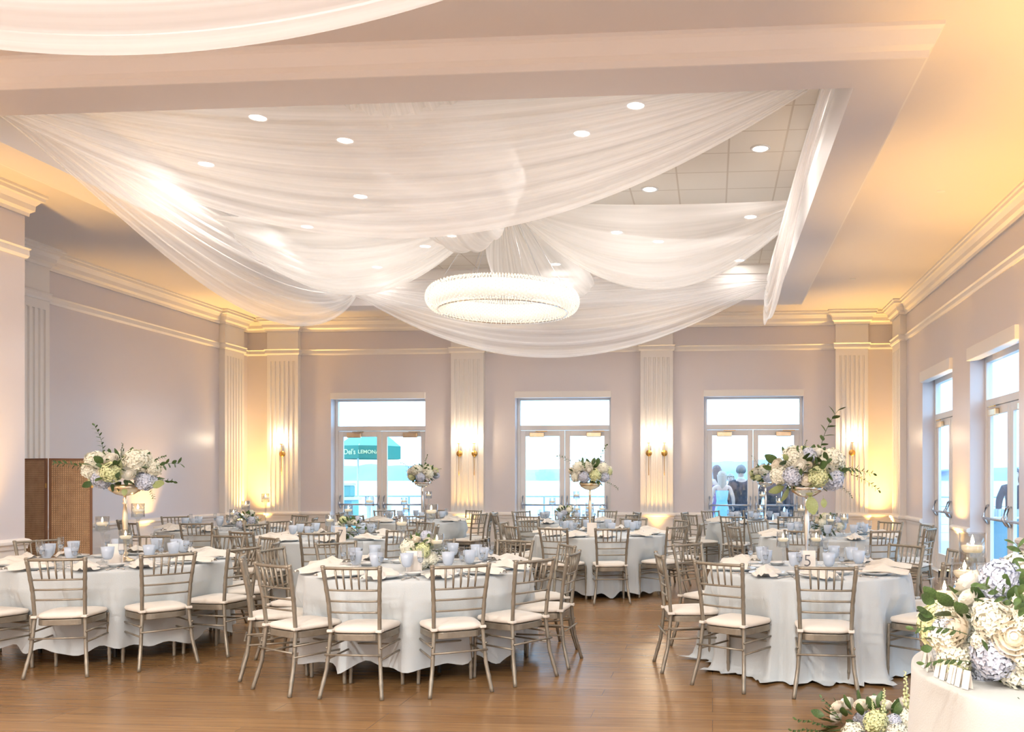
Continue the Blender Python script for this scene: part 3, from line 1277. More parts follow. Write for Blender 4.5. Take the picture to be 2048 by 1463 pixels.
def snap_mesh():
    b = MB()
    b.tube([(0, 0, 0), (.02, 0, .5), (0, 0, 1)], [.012, .01, .006], 5)
    rnd = random.Random(2)
    for i in range(26):
        q = .25 + .75 * i / 25
        a = i * 2.4
        s = .055 * (1.15 - q * .8)
        c = Vector((math.cos(a) * s * 1.1, math.sin(a) * s * 1.1, q))
        b.lathe([(.0001, -s), (s * .6, -s * .5), (s * .75, 0), (s * .45, s * .7), (.0001, s)], 6, Matrix.Translation(c) @ Matrix.Rotation(rnd.uniform(-.5, .5), 4, 'X'), False)
    return b


def _mesh(b, name, mats, smooth=True):
    me_o = b.build(name, mats, smooth=smooth)
    me = me_o.data
    bpy.data.objects.remove(me_o)
    return me


ME = {}
_h = hydrangea_mesh()
ME['hw'] = _mesh(_h, 'hydrangea_bloom', 'flower_white', False)
for k, m_ in (('hb', 'flower_blue'), ('hg', 'flower_green')):
    me = ME['hw'].copy()
    me.materials[0] = M[m_]
    ME[k] = me
ME['rw'] = _mesh(rose_mesh(), 'rose_bloom', 'rose_white')
me = ME['rw'].copy()
me.materials[0] = M['rose_cream']
ME['rc'] = me
ME['sp'] = _mesh(sprig_mesh(1), 'leaf_sprig', 'leaf')
ME['sp2'] = _mesh(sprig_mesh(4, 10, 1, .06, .20), 'leaf_sprig', 'leaf')
ME['bl'] = _mesh(bigleaf_mesh(), 'broad_leaf', 'leaf')
me = ME['bl'].copy()
me.materials[0] = M['leaf_pale']
ME['bp'] = me
ME['sn'] = _mesh(snap_mesh(), 'snapdragon_spike', 'flower_green')
PNAME = {'hw': 'hydrangea_bloom', 'hb': 'hydrangea_bloom', 'hg': 'hydrangea_bloom', 'rw': 'rose_bloom', 'rc': 'rose_bloom', 'sp': 'leaf_sprig', 'sp2': 'leaf_sprig', 'bl': 'broad_leaf', 'bp': 'broad_leaf', 'sn': 'snapdragon_spike'}
PLAB = {'hb': 'dusty blue hydrangea', 'hg': 'lime green hydrangea', 'hw': 'creamy white hydrangea'}


def bloom(kind, parent, loc, direction, size, spin=0.):
    o = bpy.data.objects.new(PNAME[kind], ME[kind])
    COL.objects.link(o)
    o.parent = parent
    o.location = loc
    q = Vector(direction).normalized().to_track_quat('Z', 'Y')
    o.rotation_mode = 'QUATERNION'
    from mathutils import Quaternion
    o.rotation_quaternion = q @ Quaternion((0, 0, 1), spin)
    o.scale = (size,) * 3
    if kind in PLAB:
        o['label'] = PLAB[kind]
    return o


def foliage_core(parent, c, rx, ry, rz):
    b = MB()
    rnd = random.Random(11)
    L_ = min(.10, min(rx, rz) * (.8 if rx > .2 else .5))
    n = 60 if rx < .36 else 120
    for i in range(n):
        zf = 1 - 2 * (i + .5) / n
        a = i * 2.39996
        q = math.sqrt(1 - zf * zf)
        d = Vector((q * math.cos(a), q * math.sin(a), zf))
        p = Vector(c) + Vector((d.x * rx, d.y * ry, d.z * rz)) * .72
        side = d.cross(Vector((.2, .4, 1))).normalized()
        dd = (d + side * rnd.uniform(-.7, .7)).normalized()
        leaf_into(b, p, dd, dd.cross(side).normalized(), L_, L_ * .26)
    return b.build('foliage', 'leaf', parent)


def bouquet(parent, c, rx, ry, rz, items, rnd, n_extra, flower=.13, face=None, sprigs=5):
    """items: (kind, x, z, size) on the side facing the camera; extras elsewhere"""
    foliage_core(parent, c, rx, ry, rz)
    c = Vector(c)
    cu, su = math.cos(YAW), math.sin(YAW)
    used = []
    for kind, x, z, s in items:
        q = 1 - (x / rx) ** 2 - (z / rz) ** 2
        y = -ry * math.sqrt(max(.02, q))
        p = Vector((x, y, z))
        d = Vector((x / rx, y / ry * 1.1, z / rz + .15))
        rot = Matrix.Rotation(YAW, 3, 'Z')
        bloom(kind, parent, c + rot @ (p * (1.06 if kind[0] == 'b' else .9)), rot @ d, s, rnd.uniform(0, 6))
        used.append(rot @ p)
    k = 0
    for i in range(n_extra * 8):
        if k >= n_extra:
            break
        zf = rnd.uniform(-.45, .95)
        a = rnd.uniform(0, 2 * PI)
        q = math.sqrt(1 - zf * zf)
        p = Vector((q * math.cos(a) * rx, q * math.sin(a) * ry, zf * rz))
        if items and p.y < -.25 * ry:
            continue
        if any((p - u).length < flower * .8 for u in used):
            continue
        kind = rnd.choice(('hw', 'hw', 'rw', 'rc', 'hb', 'hg', 'rw', 'bl'))
        s = {'h': flower * 1.1, 'r': flower * .75, 'b': flower * .6}[kind[0]]
        bloom(kind, parent, c + p * .9, Vector((p.x / rx, p.y / ry, p.z / rz)), s * rnd.uniform(.9, 1.15), rnd.uniform(0, 6))
        used.append(p)
        k += 1
    for i in range(sprigs):
        a = rnd.uniform(0, 2 * PI)
        el = rnd.uniform(-.3, .9)
        d = Vector((math.cos(a), math.sin(a), el)).normalized()
        bloom('sp', parent, c + Vector((d.x * rx, d.y * ry, d.z * rz)) * .6, d, rnd.uniform(.7, 1.1) * rx, rnd.uniform(0, 6))


def make_stand(t, h=.60, m='gold'):
    st = MB()
    st.lathe([(.075, 0), (.078, .008), (.06, .018), (.03, .03), (.018, .05), (.03, .07), (.018, .085), (.012, .10), (.013, h * .30), (.024, h * .62), (.021, h * .72), (.012, h - .085), (.022, h - .07), (.012, h - .055), (.02, h - .035), (.010, h - .02), (.012, h)], 20)
    st.build('pedestal_stem', m, t, smooth=True)
    MB().lathe([(.012, h - .005), (.07, h + .010), (.125, h + .045), (.155, h + .10), (.15, h + .10), (.12, h + .05), (.0001, h + .03)], 28, cap=False).build('bowl', m, t, smooth=True)
    return h


def tall_piece(loc, label, kind, rnd, items=None, scale=1., m='gold', sprays=()):
    t = thing('tall_flower_arrangement', label, 'flower arrangement', loc, 0, 'tall pedestal flower arrangements')
    h = make_stand(t, .60, m)
    # rotate the bowl contents with the camera yaw handled in bouquet
    bouquet(t, (0, 0, h + .23), .31 * scale, .28 * scale, .165 * scale, items or [], rnd, 26 if not items else 16, .135 * scale, sprigs=4 if not sprays else 1)
    rot = Matrix.Rotation(YAW, 3, 'Z')
    for k_, x, z, dx, dz, s in sprays:
        bloom(k_, t, Vector((0, 0, h + .21)) + rot @ Vector((x, -.06, z)), rot @ Vector((dx, -.12, dz)), s, 1.0)
    return t


def low_piece(loc, label, rnd, items=None, r=.15, h=.14):
    t = thing('low_flower_arrangement', label, 'flower arrangement', loc, 0, 'low centrepieces')
    MB().lathe([(.055, 0), (.075, .01), (.085, .07), (.08, .10), (.075, .10), (.078, .07), (.0001, .02)], 20, cap=False).build('glass_bowl', 'clear_glass', t, smooth=True)
    bouquet(t, (0, 0, .14), r, r * .95, h, items or [], rnd, 14 if not items else 9, .10, sprigs=2)
    return t


def card(loc, label, txt=None, rz=0):
    t = thing('table_number_card', label, 'card', loc, rz)
    MB().box(-.064, .064, -.0015, .0015, .008, .182).build('card_panel', 'card', t)
    MB().box(-.03, .03, -.02, .02, 0, .010).build('card_base', 'card', t)
    if txt:
        lettering(txt, .135, 'ink', t, (0, -.0025, .098), 'number', bold=-.0016)
    return t


def lettering(txt, size, m, parent, loc, name='lettering', rot=(PI / 2, 0, 0), sy=1., ext=.0006, bold=0.):
    cu = bpy.data.curves.new(name, 'FONT')
    cu.body = txt
    cu.size = size
    cu.align_x = 'CENTER'
    cu.align_y = 'CENTER'
    cu.extrude = ext
    cu.offset = bold
    to = bpy.data.objects.new(name, cu)
    COL.objects.link(to)
    dg = bpy.context.evaluated_depsgraph_get()
    me = bpy.data.meshes.new_from_object(to.evaluated_get(dg))
    bpy.data.objects.remove(to)
    me.materials.clear()
    me.materials.append(M[m])
    o = bpy.data.objects.new(name, me)
    COL.objects.link(o)
    o.parent = parent
    o.location = loc
    o.rotation_euler = rot
    o.scale = (1, sy, 1)
    return o


# ------------------------------------------------------------------ the dining tables
# key: centre (X, Y), radius, short name, seat angles, detail
TABLES = [
    ('front left table', (-5.42, 7.60), .93, [-105, -71, -39, -9, 22, 50, 77, 113, 155, -172, -139], 2),
    ('front centre table', (-2.47, 7.22), .93, [-91, -59, -32, -3, 32, 66, 104, 143, 176, -148, -118], 2),
    ('number five table', (.80, 7.37), .80, [-90, -128, -165, 144, 40, 8, -38], 2),
    ('number seven table', (-4.81, 10.77), .86, [-112, -72, -30, 10, 50, 95, 125, 160, -155], 1),
    ('left corner table', (-7.35, 12.60), .86, [-118, -72, -25, 15, 60, 108, 150, -165], 1),
    ('middle tall bouquet table', (-1.51, 11.82), .88, [-108, -77, -38, -5, 38, 75, 112, 150, 178, -142], 1),
    ('table at the middle doors', (-2.52, 15.00), .80, [-110, -70, -20, 20, 62, 100, 140, 178, -150], 1),
    ('table at the left doors', (-5.22, 15.10), .86, [-118, -72, -18, 10, 55, 95, 135, 178, -150], 1),
    ('table behind number five', (1.49, 11.54), .86, [-110, -68, -30, 5, 42, 90, 128, 165, -158], 1),
    ('table at the right doors', (.80, 15.20), .86, [-112, -70, -30, 10, 50, 90, 130, 170, -152], 1),
]
cz, sz = math.cos(YAW), math.sin(YAW)
for ti, (tn, (cx_, cy_), r, seats, det) in enumerate(TABLES):
    make_table(r, (cx_, cy_, 0), 'round_table', 'round dining table hidden under pale cloth, the ' + tn)
    pool = .07 if ti == 2 else 0
    hem = .01 if pool else (.13 if ti < 2 else .06)
    cl = make_cloth(r, hem, 20 + ti, pool, 23 if pool else 13 + ti % 3, seats).build('tablecloth', 'linen', smooth=True)
    cl.location = (cx_, cy_, 0)
    tag(cl, 'pale grey blue cloth draped over the ' + tn, 'tablecloth', 'pale grey blue tablecloths')
    near = sorted([a for a in seats if math.sin(math.radians(a)) < 0], key=lambda a: math.cos(math.radians(a)))
    far = sorted([a for a in seats if math.sin(math.radians(a)) >= 0], key=lambda a: math.cos(math.radians(a)))
    for side, lst in (('near', near), ('far', far)):
        for n_, a in enumerate(lst):
            ph = '%s from left, %s side, %s' % (ordn[n_], side, tn)
            ar = math.radians(a)
            d = Vector((math.cos(ar), math.sin(ar), 0))
            C0 = Vector((cx_, cy_, 0))
            rz = ar + PI / 2        # local -y points outward
            tw = R.uniform(-.10, .10)
            rc = r + (.16 if r > .9 else .20) + R.uniform(-.02, .03)
            CHAIR.put(C0 + d * rc, rz + tw, 'silver bamboo style chair, white cushion, ' + ph, 'chairs around the ' + tn, 'chair')
            zt = .768

            def at(rad, lat, z=zt):
                # lat > 0 : the diner's right; the diner looks along -d
                rt = Vector((-d.y, d.x, 0))
                return C0 + d * rad + rt * lat + Vector((0, 0, z))
            PLATE.put(at(r - .19, 0), rz, 'white dinner plate, ' + ph, 'plates on the ' + tn)
            NAPKIN.put(at(r - .16, R.uniform(-.02, .02), zt + .006), rz + R.uniform(-.5, .5), 'cream knotted napkin on a plate, ' + ph, 'napkins on the ' + tn)
            GOB.put(at(r - .40, .10 + R.uniform(-.02, .02)), R.uniform(0, 6), 'frosted pale blue water goblet, ' + ph, 'goblets on the ' + tn)
            if r > .9 or a % 2 == 0 or det == 2:
                FLU.put(at(r - .36, .20 + R.uniform(-.02, .02)), R.uniform(0, 6), 'clear champagne flute, ' + ph, 'flutes on the ' + tn)
            if det == 2:
                BREAD.put(at(r - .40, -.15), rz, 'small white bread plate, ' + ph, 'bread plates on the ' + tn)
                FORK.put(at(r - .17, -.185), rz, 'steel fork left of a plate, ' + ph, 'forks on the ' + tn)
                KNIFE.put(at(r - .17, .180), rz, 'steel knife right of a plate, ' + ph, 'knives on the ' + tn)

ZS = .768


def ctable(i):
    return TABLES[i][1]


def cands(i, spots, tn):
    """spots: (px, depth, kind) placed where they stand"""
    for k, (dx, dz, kind, w_) in enumerate(spots):
        cx_, cy_ = ctable(i)
        off = cw(dx, dz) 
        CAND[kind].put((cx_ + off.x, cy_ + off.y, ZS), 0, '%s glass floating candle holder, %s, on the %s' % (kind, w_, tn), 'floating candles', 'candle')


cands(0, [(-.07, -.10, 'mid', 'left of the stem'), (.10, .16, 'tall', 'right of the stem'), (.14, -.10, 'low', 'front right of the stem')], 'front left table')
cands(1, [(.17, -.08, 'low', 'right of the flowers'), (-.02, .50, 'tall', 'behind the flowers'), (-.30, .55, 'mid', 'back left')], 'front centre table')
cands(2, [(-.17, .28, 'low', 'left of the stem'), (.12, .30, 'low', 'right of the stem')], 'number five table')
cands(3, [(.17, .10, 'mid', 'behind the flowers'), (0, -.08, 'low', 'left of the flowers'), (.41, .20, 'tall', 'right of the flowers')], 'number seven table')
cands(4, [(.33, .10, 'mid', 'left of the flowers'), (.65, .05, 'tall', 'right of the flowers'), (.24, -.10, 'low', 'front left')], 'left corner table')
cands(5, [(-.17, .2, 'mid', 'just left of the stem')], 'middle tall bouquet table')
cands(6, [(-.25, .05, 'mid', 'left of the flowers'), (.16, .15, 'tall', 'right of the flowers'), (.62, -.05, 'low', 'far right'), (.20, -.20, 'low', 'front')], 'table at the middle doors')
cands(7, [(-.21, 0, 'mid', 'left of the stem'), (.21, .05, 'tall', 'right of the stem'), (-.12, -.2, 'low', 'front left')], 'table at the left doors')
cands(8, [(-.33, .05, 'mid', 'left of the flowers'), (-.18, .3, 'tall', 'back left'), (-.15, .10, 'mid', 'beside flowers'), (-.03, -.35, 'low', 'before flowers'), (.23, .05, 'low', 'right of the flowers')], 'table behind number five')
cands(9, [(.08, .2, 'tall', 'behind the stem'), (.35, .0, 'mid', 'right of the stem'), (.0, -.15, 'low', 'before the stem')], 'table at the right doors')

r1 = random.Random(21)
# arrangement on the front left table (x right, z up, relative to the flower mass centre)
it1 = [('bl', -.03, .06, .10), ('bl', .10, .05, .10), ('bl', .06, .03, .09), ('bl', -.14, .04, .09), ('bl', .11, -.04, .09), ('bl', -.20, -.10, .09), ('bl', .02, -.12, .10), ('bl', .25, .02, .10), ('bl', -.04, -.06, .08), ('hw', -.20, .09, .20), ('hw', -.22, .0, .17), ('rw', .0, .10, .13), ('hw', .20, .09, .23), ('hg', .03, -.02, .20), ('rw', .17, -.03, .12), ('hb', -.10, -.09, .18), ('hb', .24, -.10, .20), ('rw', -.07, -.03, .10), ('rc', -.06, .03, .07), ('rw', -.13, .13, .12), ('hg', -.27, -.10, .13), ('rc', -.25, .05, .10), ('bl', .09, .04, 0.078), ('bl', -.02, .03, 0.072), ('bp', .06, -.15, 0.072), ('bl', .10, -.07, 0.060)]
sp1 = [('sp', -.16, .13, -.25, .9, .30), ('sp', -.26, .02, -1, .12, .32), ('sp2', .26, .04, .95, .05, .30), ('sp', .24, -.10, .3, -.8, .16), ('bp', .28, -.10, .9, -.15, .14), ('sp', .27, .08, .8, .3, .16), ('sp', .0, .12, .15, 1, .14)]
p = px(250, 8.02)
tall_piece((p.x, p.y, ZS), 'tall gold pedestal of white and blue flowers on the front left table', 0, r1, it1, 1.0, 'gold', sp1)
it3 = [('bl', -.05, .08, .11), ('bl', .0, .0, .10), ('bl', .05, .02, .11), ('bl', .09, .08, .10), ('bl', -.08, -.02, .09), ('bl', .12, -.05, .10), ('bl', .02, .05, .12), ('bl', -.20, .04, .10), ('bl', -.10, .12, .08), ('bl', .24, -.01, .10), ('hw', -.15, .11, .21), ('hb', -.01, .13, .14), ('rw', .08, .14, .13), ('hw', .20, .08, .23), ('hw', .14, .06, .14), ('rw', -.10, .03, .12), ('rc', -.03, .04, .06), ('rw', .15, .02, .11), ('hb', -.16, -.06, .18), ('rc', -.05, -.08, .12), ('hg', .06, -.06, .19), ('hb', .20, -.08, .22), ('hw', -.27, -.05, .17), ('rc', -.28, .04, .12), ('bl', .04, .06, 0.090), ('bl', -.01, .08, 0.084), ('bl', .10, .05, 0.078), ('bl', -.04, .03, 0.072), ('bp', -.18, .07, 0.072), ('bl', -.12, -.10, 0.072)]
sp3 = [('sp2', .09, .12, .42, .9, .42), ('sp', .24, .0, 1, -.12, .30), ('sp', .36, -.02, .9, -.62, .26), ('sp', .24, -.10, .7, -.7, .16), ('bp', -.16, -.13, -.3, -1, .13), ('bp', -.20, -.12, -.9, -.5, .13), ('bp', .02, -.20, .15, -1, .16), ('bp', .13, -.22, .1, -1, .08), ('sp', -.03, .14, .2, 1, .12), ('bl', -.24, .08, -.8, .3, .13)]
p = px(1613, 7.37)
tall_piece((p.x, p.y, ZS), 'tall silver pedestal of white, green and blue flowers on the number five table', 0, r1, it3, 1.0, 'silver', sp3)
it6 = [('hw', -.16, .07, .18), ('hw', -.05, .09, .16), ('rw', .0, .04, .11), ('hw', .20, .06, .17), ('hb', -.07, -.06, .17), ('hg', .09, -.04, .18), ('hw', -.20, -.06, .15), ('hb', .21, -.06, .16), ('rw', .14, .03, .10), ('bl', .06, .09, 0.084), ('rw', -.13, .0, .09), ('bl', .1, -.1, 0.072)]
p = px(1180, 11.75)
tall_piece((p.x, p.y, ZS), 'tall gold pedestal of flowers before the middle doors', 0, r1, it6, .92, 'gold', [('sp', .12, .1, .4, .9, .30), ('sp', -.15, .1, -.8, .35, .3), ('sp', -.06, .12, 0, 1, .18), ('sp', .2, -.1, .6, -.4, .2)])
it8 = [('hw', -.06, .07, .22), ('rw', -.18, .04, .14), ('hb', .02, -.06, .19), ('hw', .17, .0, .18), ('hg', -.16, -.06, .14), ('rw', .09, .03, .11), ('bl', -.1, -.1, 0.072), ('hw', .15, .09, .12)]
p = px(845, 15.3)
tall_piece((p.x, p.y, ZS), 'tall silver pedestal of flowers at the left doors', 0, r1, it8, .86, 'silver', [('sp', .05, .1, .25, .9, .25), ('sp', -.15, .05, -.7, .5, .25), ('sp', .2, .05, .9, .3, .15)])
p = px(1531, 15.3)
tall_piece((p.x, p.y, ZS), 'tall pale pedestal of flowers at the right doors, behind a larger bouquet', 0, r1, it8, .86, 'silver', [('sp', -.12, .1, -.5, .8, .25), ('sp', .15, .1, .5, .8, .22), ('sp2', .1, 0, .8, .2, .25)])
low2 = [('hw', -.09, .05, .14), ('hg', .05, .02, .14), ('hw', .03, -.08, .15), ('hw', -.10, -.05, .14), ('rc', -.02, .11, .08), ('rw', .09, .09, .09), ('bl', -.03, .03, 0.036), ('rc', -.03, -.02, .08), ('hw', .12, -.06, .12), ('bl', .12, -.12, 0.036)]
cx_, cy_ = ctable(1)
low_piece((cx_ + .02, cy_, ZS), 'low white and lime flower arrangement on the front centre table', r1, low2, .165, .15)
p = px(700, 10.9)
low_piece((p.x, p.y, ZS), 'low cream flower arrangement behind the number seven card', r1, None, .17, .13)
p = px(492, 12.75)
low_piece((p.x, p.y, ZS), 'low cream and grey flower arrangement on the left corner table', r1, None, .17, .13)
p = px(1131, 15.2)
low_piece((p.x, p.y, ZS), 'low white flower arrangement on the table at the middle doors', r1, None, .17, .13)
p = px(1655, 11.5)
low_piece((p.x, p.y, ZS), 'low white flower arrangement on the table behind number five', r1, None, .19, .14)

p = px(1615, 6.98)
card((p.x, p.y, ZS), 'cream table card with the number 5 in thin grey', '5', YAW)
p = px(681, 10.35)
card((p.x, p.y, ZS), 'cream table card with the number 7', '7', YAW)
p = px(828, 6.95)
card((p.x, p.y, ZS), 'blank side of a cream card before the low lime flowers', None, YAW - .1)
p = px(231, 7.70)
card((p.x, p.y, ZS), 'plain cream card at the foot of the gold pedestal', None, YAW + .15)
p = px(1184, 11.35)
card((p.x, p.y, ZS), 'pinkish card before the middle tall bouquet', None, YAW)

# ------------------------------------------------------------------ escort card table, front right
c0 = cw(1.90, 3.42)
off = cw(-.41, -.05)
make_table(.80, (c0.x, c0.y, 0), 'round_table', 'round table hidden under cream cloth at the lower right corner')
cl = make_cloth(.82, .01, 77, 0, 9).build('tablecloth', 'linen_cream', smooth=True)
cl.location = (c0.x, c0.y, 0)
tag(cl, 'cream cloth over the round card table at the lower right corner', 'tablecloth')
t = thing('large_flower_arrangement', 'large mound of white, cream and blue flowers on the cream card table', 'flower arrangement', (c0.x, c0.y, ZS))
MB().lathe([(.09, 0), (.16, .01), (.18, .07), (.17, .08), (.0001, .02)], 24, Matrix.Translation((off.x, off.y, 0)), False).build('tray', 'clear_glass', t, smooth=True)
# x right, z up from the mass centre, sizes in metres, as seen from the camera
big = [('hb', -0.243, -0.098, 0.185), ('hb', -0.234, -0.180, 0.120), ('hb', -0.385, -0.017, 0.120), ('hw', -0.344, -0.112, 0.160), ('hg', -0.351, -0.162, 0.120), ('hw', -0.385, -0.045, 0.150), ('rc', -0.355, -0.002, 0.130), ('hw', -0.385, 0.065, 0.100), ('hw', -0.259, 0.051, 0.160), ('rw', -0.273, 0.008, 0.090), ('rc', -0.195, 0.001, 0.160), ('rw', -0.301, 0.114, 0.080), ('rw', -0.280, 0.093, 0.070), ('rw', -0.213, 0.079, 0.080), ('hw', -0.153, 0.047, 0.150), ('hw', -0.139, 0.100, 0.140), ('hw', -0.146, -0.073, 0.140), ('hw', -0.139, -0.151, 0.170), ('hw', -0.294, -0.038, 0.090), ('bl', -0.385, 0.037, 0.075), ('bl', -0.381, 0.029, 0.070), ('bl', -0.362, 0.097, 0.070), ('bl', -0.376, 0.083, 0.070), ('bl', -0.326, 0.079, 0.080), ('bl', -0.340, 0.047, 0.080), ('bl', -0.301, 0.065, 0.070), ('bl', -0.372, -0.045, 0.050), ('bl', -0.259, -0.031, 0.070), ('bl', -0.298, -0.169, 0.080), ('bl', -0.307, -0.183, 0.080), ('bl', -0.174, -0.200, 0.080), ('bl', -0.385, -0.077, 0.050)]
bouquet(t, (off.x, off.y, .20), .37, .33, .21, big, random.Random(5), 26, .17, sprigs=3)
rot = Matrix.Rotation(YAW, 3, 'Z')
for k_, x, z, dx, dz, s in (('sp2', -.12, .14, -.5, .8, .22), ('sp2', -.05, .14, -.05, 1, .20), ('sp2', -.17, .08, -.9, .5, .2), ('sp2', .10, .14, .3, .9, .18), ('sp', -.36, .0, -1, .1, .22), ('sp', -.34, -.1, -1, .0, .20), ('sp2', .14, -.22, .6, -.25, .3), ('sp2', -.1, -.22, -.8, -.2, .18)):
    bloom(k_, t, Vector((off.x, off.y, .21)) + rot @ Vector((x, -.28, z)), rot @ Vector((dx, -.25, dz)), s, .5)
for (p_, z_, kind, hh, w_) in ((1945, 3.76, 'tall', 1.0, 'tallest of three, behind the card table flowers'), (1929, 3.88, 'mid', 1.0, 'middle of three, behind the card table flowers'), (1889, 3.70, 'low', 1.0, 'lowest of three, left of the card table flowers')):
    p = px(p_, z_)
    CAND2 = {'tall': .39, 'mid': .27, 'low': .20}[kind]
    o = CAND.setdefault('t0' + kind, Proto(make_candle(CAND2))).put((p.x, p.y, ZS), 0, 'glass floating candle holder, ' + w_, 'floating candles on the card table', 'candle')


def make_pcard():
    t = MB()
    t.face([(-.015, -.014, 0), (.015, -.014, 0), (.015, 0, .066), (-.015, 0, .066)])
    t.face([(-.015, .014, 0), (.015, .014, 0), (.015, .001, .066), (-.015, .001, .066)])
    o = t.build('place_card', 'card', solid=.001)
    return tag(o, '', 'card')


PC = Proto(make_pcard)
spots = [(1846, 1303), (1850, 1320), (1849, 1334), (1862, 1326), (1860, 1342), (1868, 1353), (1875, 1342), (1876, 1359), (1886, 1351), (1886, 1366), (1896, 1358), (1897, 1373), (1908, 1366), (1908, 1379)]
for i, (a_, b_) in enumerate(spots):
    zz = 1750 * (1.53 - ZS) / (b_ - 955)
    q = px(a_, zz) - c0
    if q.length > .785:
        q *= .785 / q.length
    PC.put((c0.x + q.x, c0.y + q.y, ZS), math.atan2(q.y, q.x) + PI / 2 + R.uniform(-.2, .2), 'small cream folded place card, %s from the far end of the card row' % ordn[i], 'place cards on the card table', 'card')

# floor flowers in front of the card table
p = px(1742, 5.25)
t = thing('floor_flower_arrangement', 'white, blue and green flowers with spikes on the floor by the card table', 'flower arrangement', (p.x, p.y, 0))
fl = [('hg', -.02, .06, .15), ('hw', -.16, -.02, .15), ('rw', .03, -.03, .13), ('hw', .11, -.01, .15), ('hb', .10, .06, .10), ('hw', .20, .06, .15), ('hb', .22, -.03, .13), ('rw', .22, .13, .10), ('rw', .06, .02, .09)]
bouquet(t, (0, 0, .06), .32, .22, .13, fl, random.Random(8), 12, .13, sprigs=0)
for k_, x, z, dx, dz, s in (('sn', .04, .02, .02, 1, .22), ('sn', .18, .06, -.05, 1, .28), ('sn', -.01, .06, -.15, 1, .12), ('sp', -.26, 0, -1, .25, .22), ('sp', -.20, .03, -.6, .7, .20), ('bl', .13, .05, -.1, 1, .10), ('sp', -.30, -.02, -1, .05, .2)):
    bloom(k_, t, Vector((0, 0, .06)) + rot @ Vector((x, -.12, z)), rot @ Vector((dx, -.05, dz)), s, .3)

# ------------------------------------------------------------------ rattan screen
sc_ = thing('folding_screen', 'brown woven rattan folding screen against the left wall', 'screen', (0, 0, 0))
pts = [(-8.92, 10.72), (-8.50, 10.60), (-8.47, 10.60), (-8.02, 10.78)]
for q in range(2):
    a, c = Vector((*pts[2 * q], 0)), Vector((*pts[2 * q + 1], 0))
    L_ = (c - a).length
    pn = MB()
    f_ = .028
    pn.box(0, f_, -.014, .014, .02, 1.78).box(L_ - f_, L_, -.014, .014, .02, 1.78).box(f_, L_ - f_, -.014, .014, 1.755, 1.78).box(f_, L_ - f_, -.014, .014, .05, .085)
    fo = pn.build('panel_frame', 'wood_frame', sc_, bevel=.003)
    fo.location = a
    fo.rotation_euler.z = math.atan2(c.y - a.y, c.x - a.x)
    MB().box(f_, L_ - f_, -.006, .006, .085, 1.755).build('woven_panel', 'rattan', fo)
    for zz in (.4, 1.4):
        MB().box(L_ - .008, L_ + .012, -.018, -.008, zz, zz + .06).build('hinge', 'brass', fo)

# ------------------------------------------------------------------ outside
tag(MB().box(-26, XR + 16, YB + TH + .01, 22.2, -.14, -.03).box(XR + TH + .01, XR + 16, -8, YB + TH + .01, -.14, -.03).build('deck', 'deck'), kind='structure')
tag(MB().box(-1500, 1500, 22.6, 2600, -3.2, -3.0).box(XR + 17, 1500, -60, 22.6, -3.2, -3.0).build('sea', 'sea_water'), kind='structure')
b = MB()
rnd = random.Random(4)


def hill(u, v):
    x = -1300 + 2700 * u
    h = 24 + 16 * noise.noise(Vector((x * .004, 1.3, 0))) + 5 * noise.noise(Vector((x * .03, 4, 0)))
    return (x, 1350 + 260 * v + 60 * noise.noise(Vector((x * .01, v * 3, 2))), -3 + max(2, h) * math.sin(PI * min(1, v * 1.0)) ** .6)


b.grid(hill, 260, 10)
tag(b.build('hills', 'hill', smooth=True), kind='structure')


def rail_run(a, c, label):
    t = thing('deck_railing', label, 'railing', (0, 0, -.03))
    a, c = Vector((*a, 0)), Vector((*c, 0))
    for z in (1.09, .86):
        MB().tube([a + Vector((0, 0, z)), c + Vector((0, 0, z))], .02 if z > 1 else .010, 8).build('rail', 'rail_metal', t)
    for z in (.62, .42, .22):
        MB().tube([a + Vector((0, 0, z)), c + Vector((0, 0, z))], .006, 6).build('rail', 'rail_metal', t)
    n = int((c - a).length / 1.7)
    for i in range(n + 1):
        q = a.lerp(c, i / n)
        MB().box(q.x - .02, q.x + .02, q.y - .02, q.y + .02, 0, 1.09).build('post', 'rail_metal', t)


rail_run((-20, 21.9), (15, 21.9), 'thin metal railing along the deck beyond the back doors')
rail_run((19, 0), (19, 21), 'thin metal railing along the deck beyond the right doors')

# market umbrella with cart
zz = 20.6
p = px(716, zz)
um = thing('market_umbrella', 'green market umbrella with yellow lettering beyond the left doors', 'umbrella', (p.x, p.y, -.03))
MB().tube([(0, 0, 0), (0, 0, 2.3), (.26, .02, 2.76)], .022, 10).build('pole', 'white_paint', um)
n8 = 8


def can(k, q):
    a = k * 2 * PI / n8 + YAW - PI / 2
    return Vector((.26 + .74 * q * math.cos(a), .02 + .74 * q * math.sin(a), 2.78 - .48 * q ** 1.3))


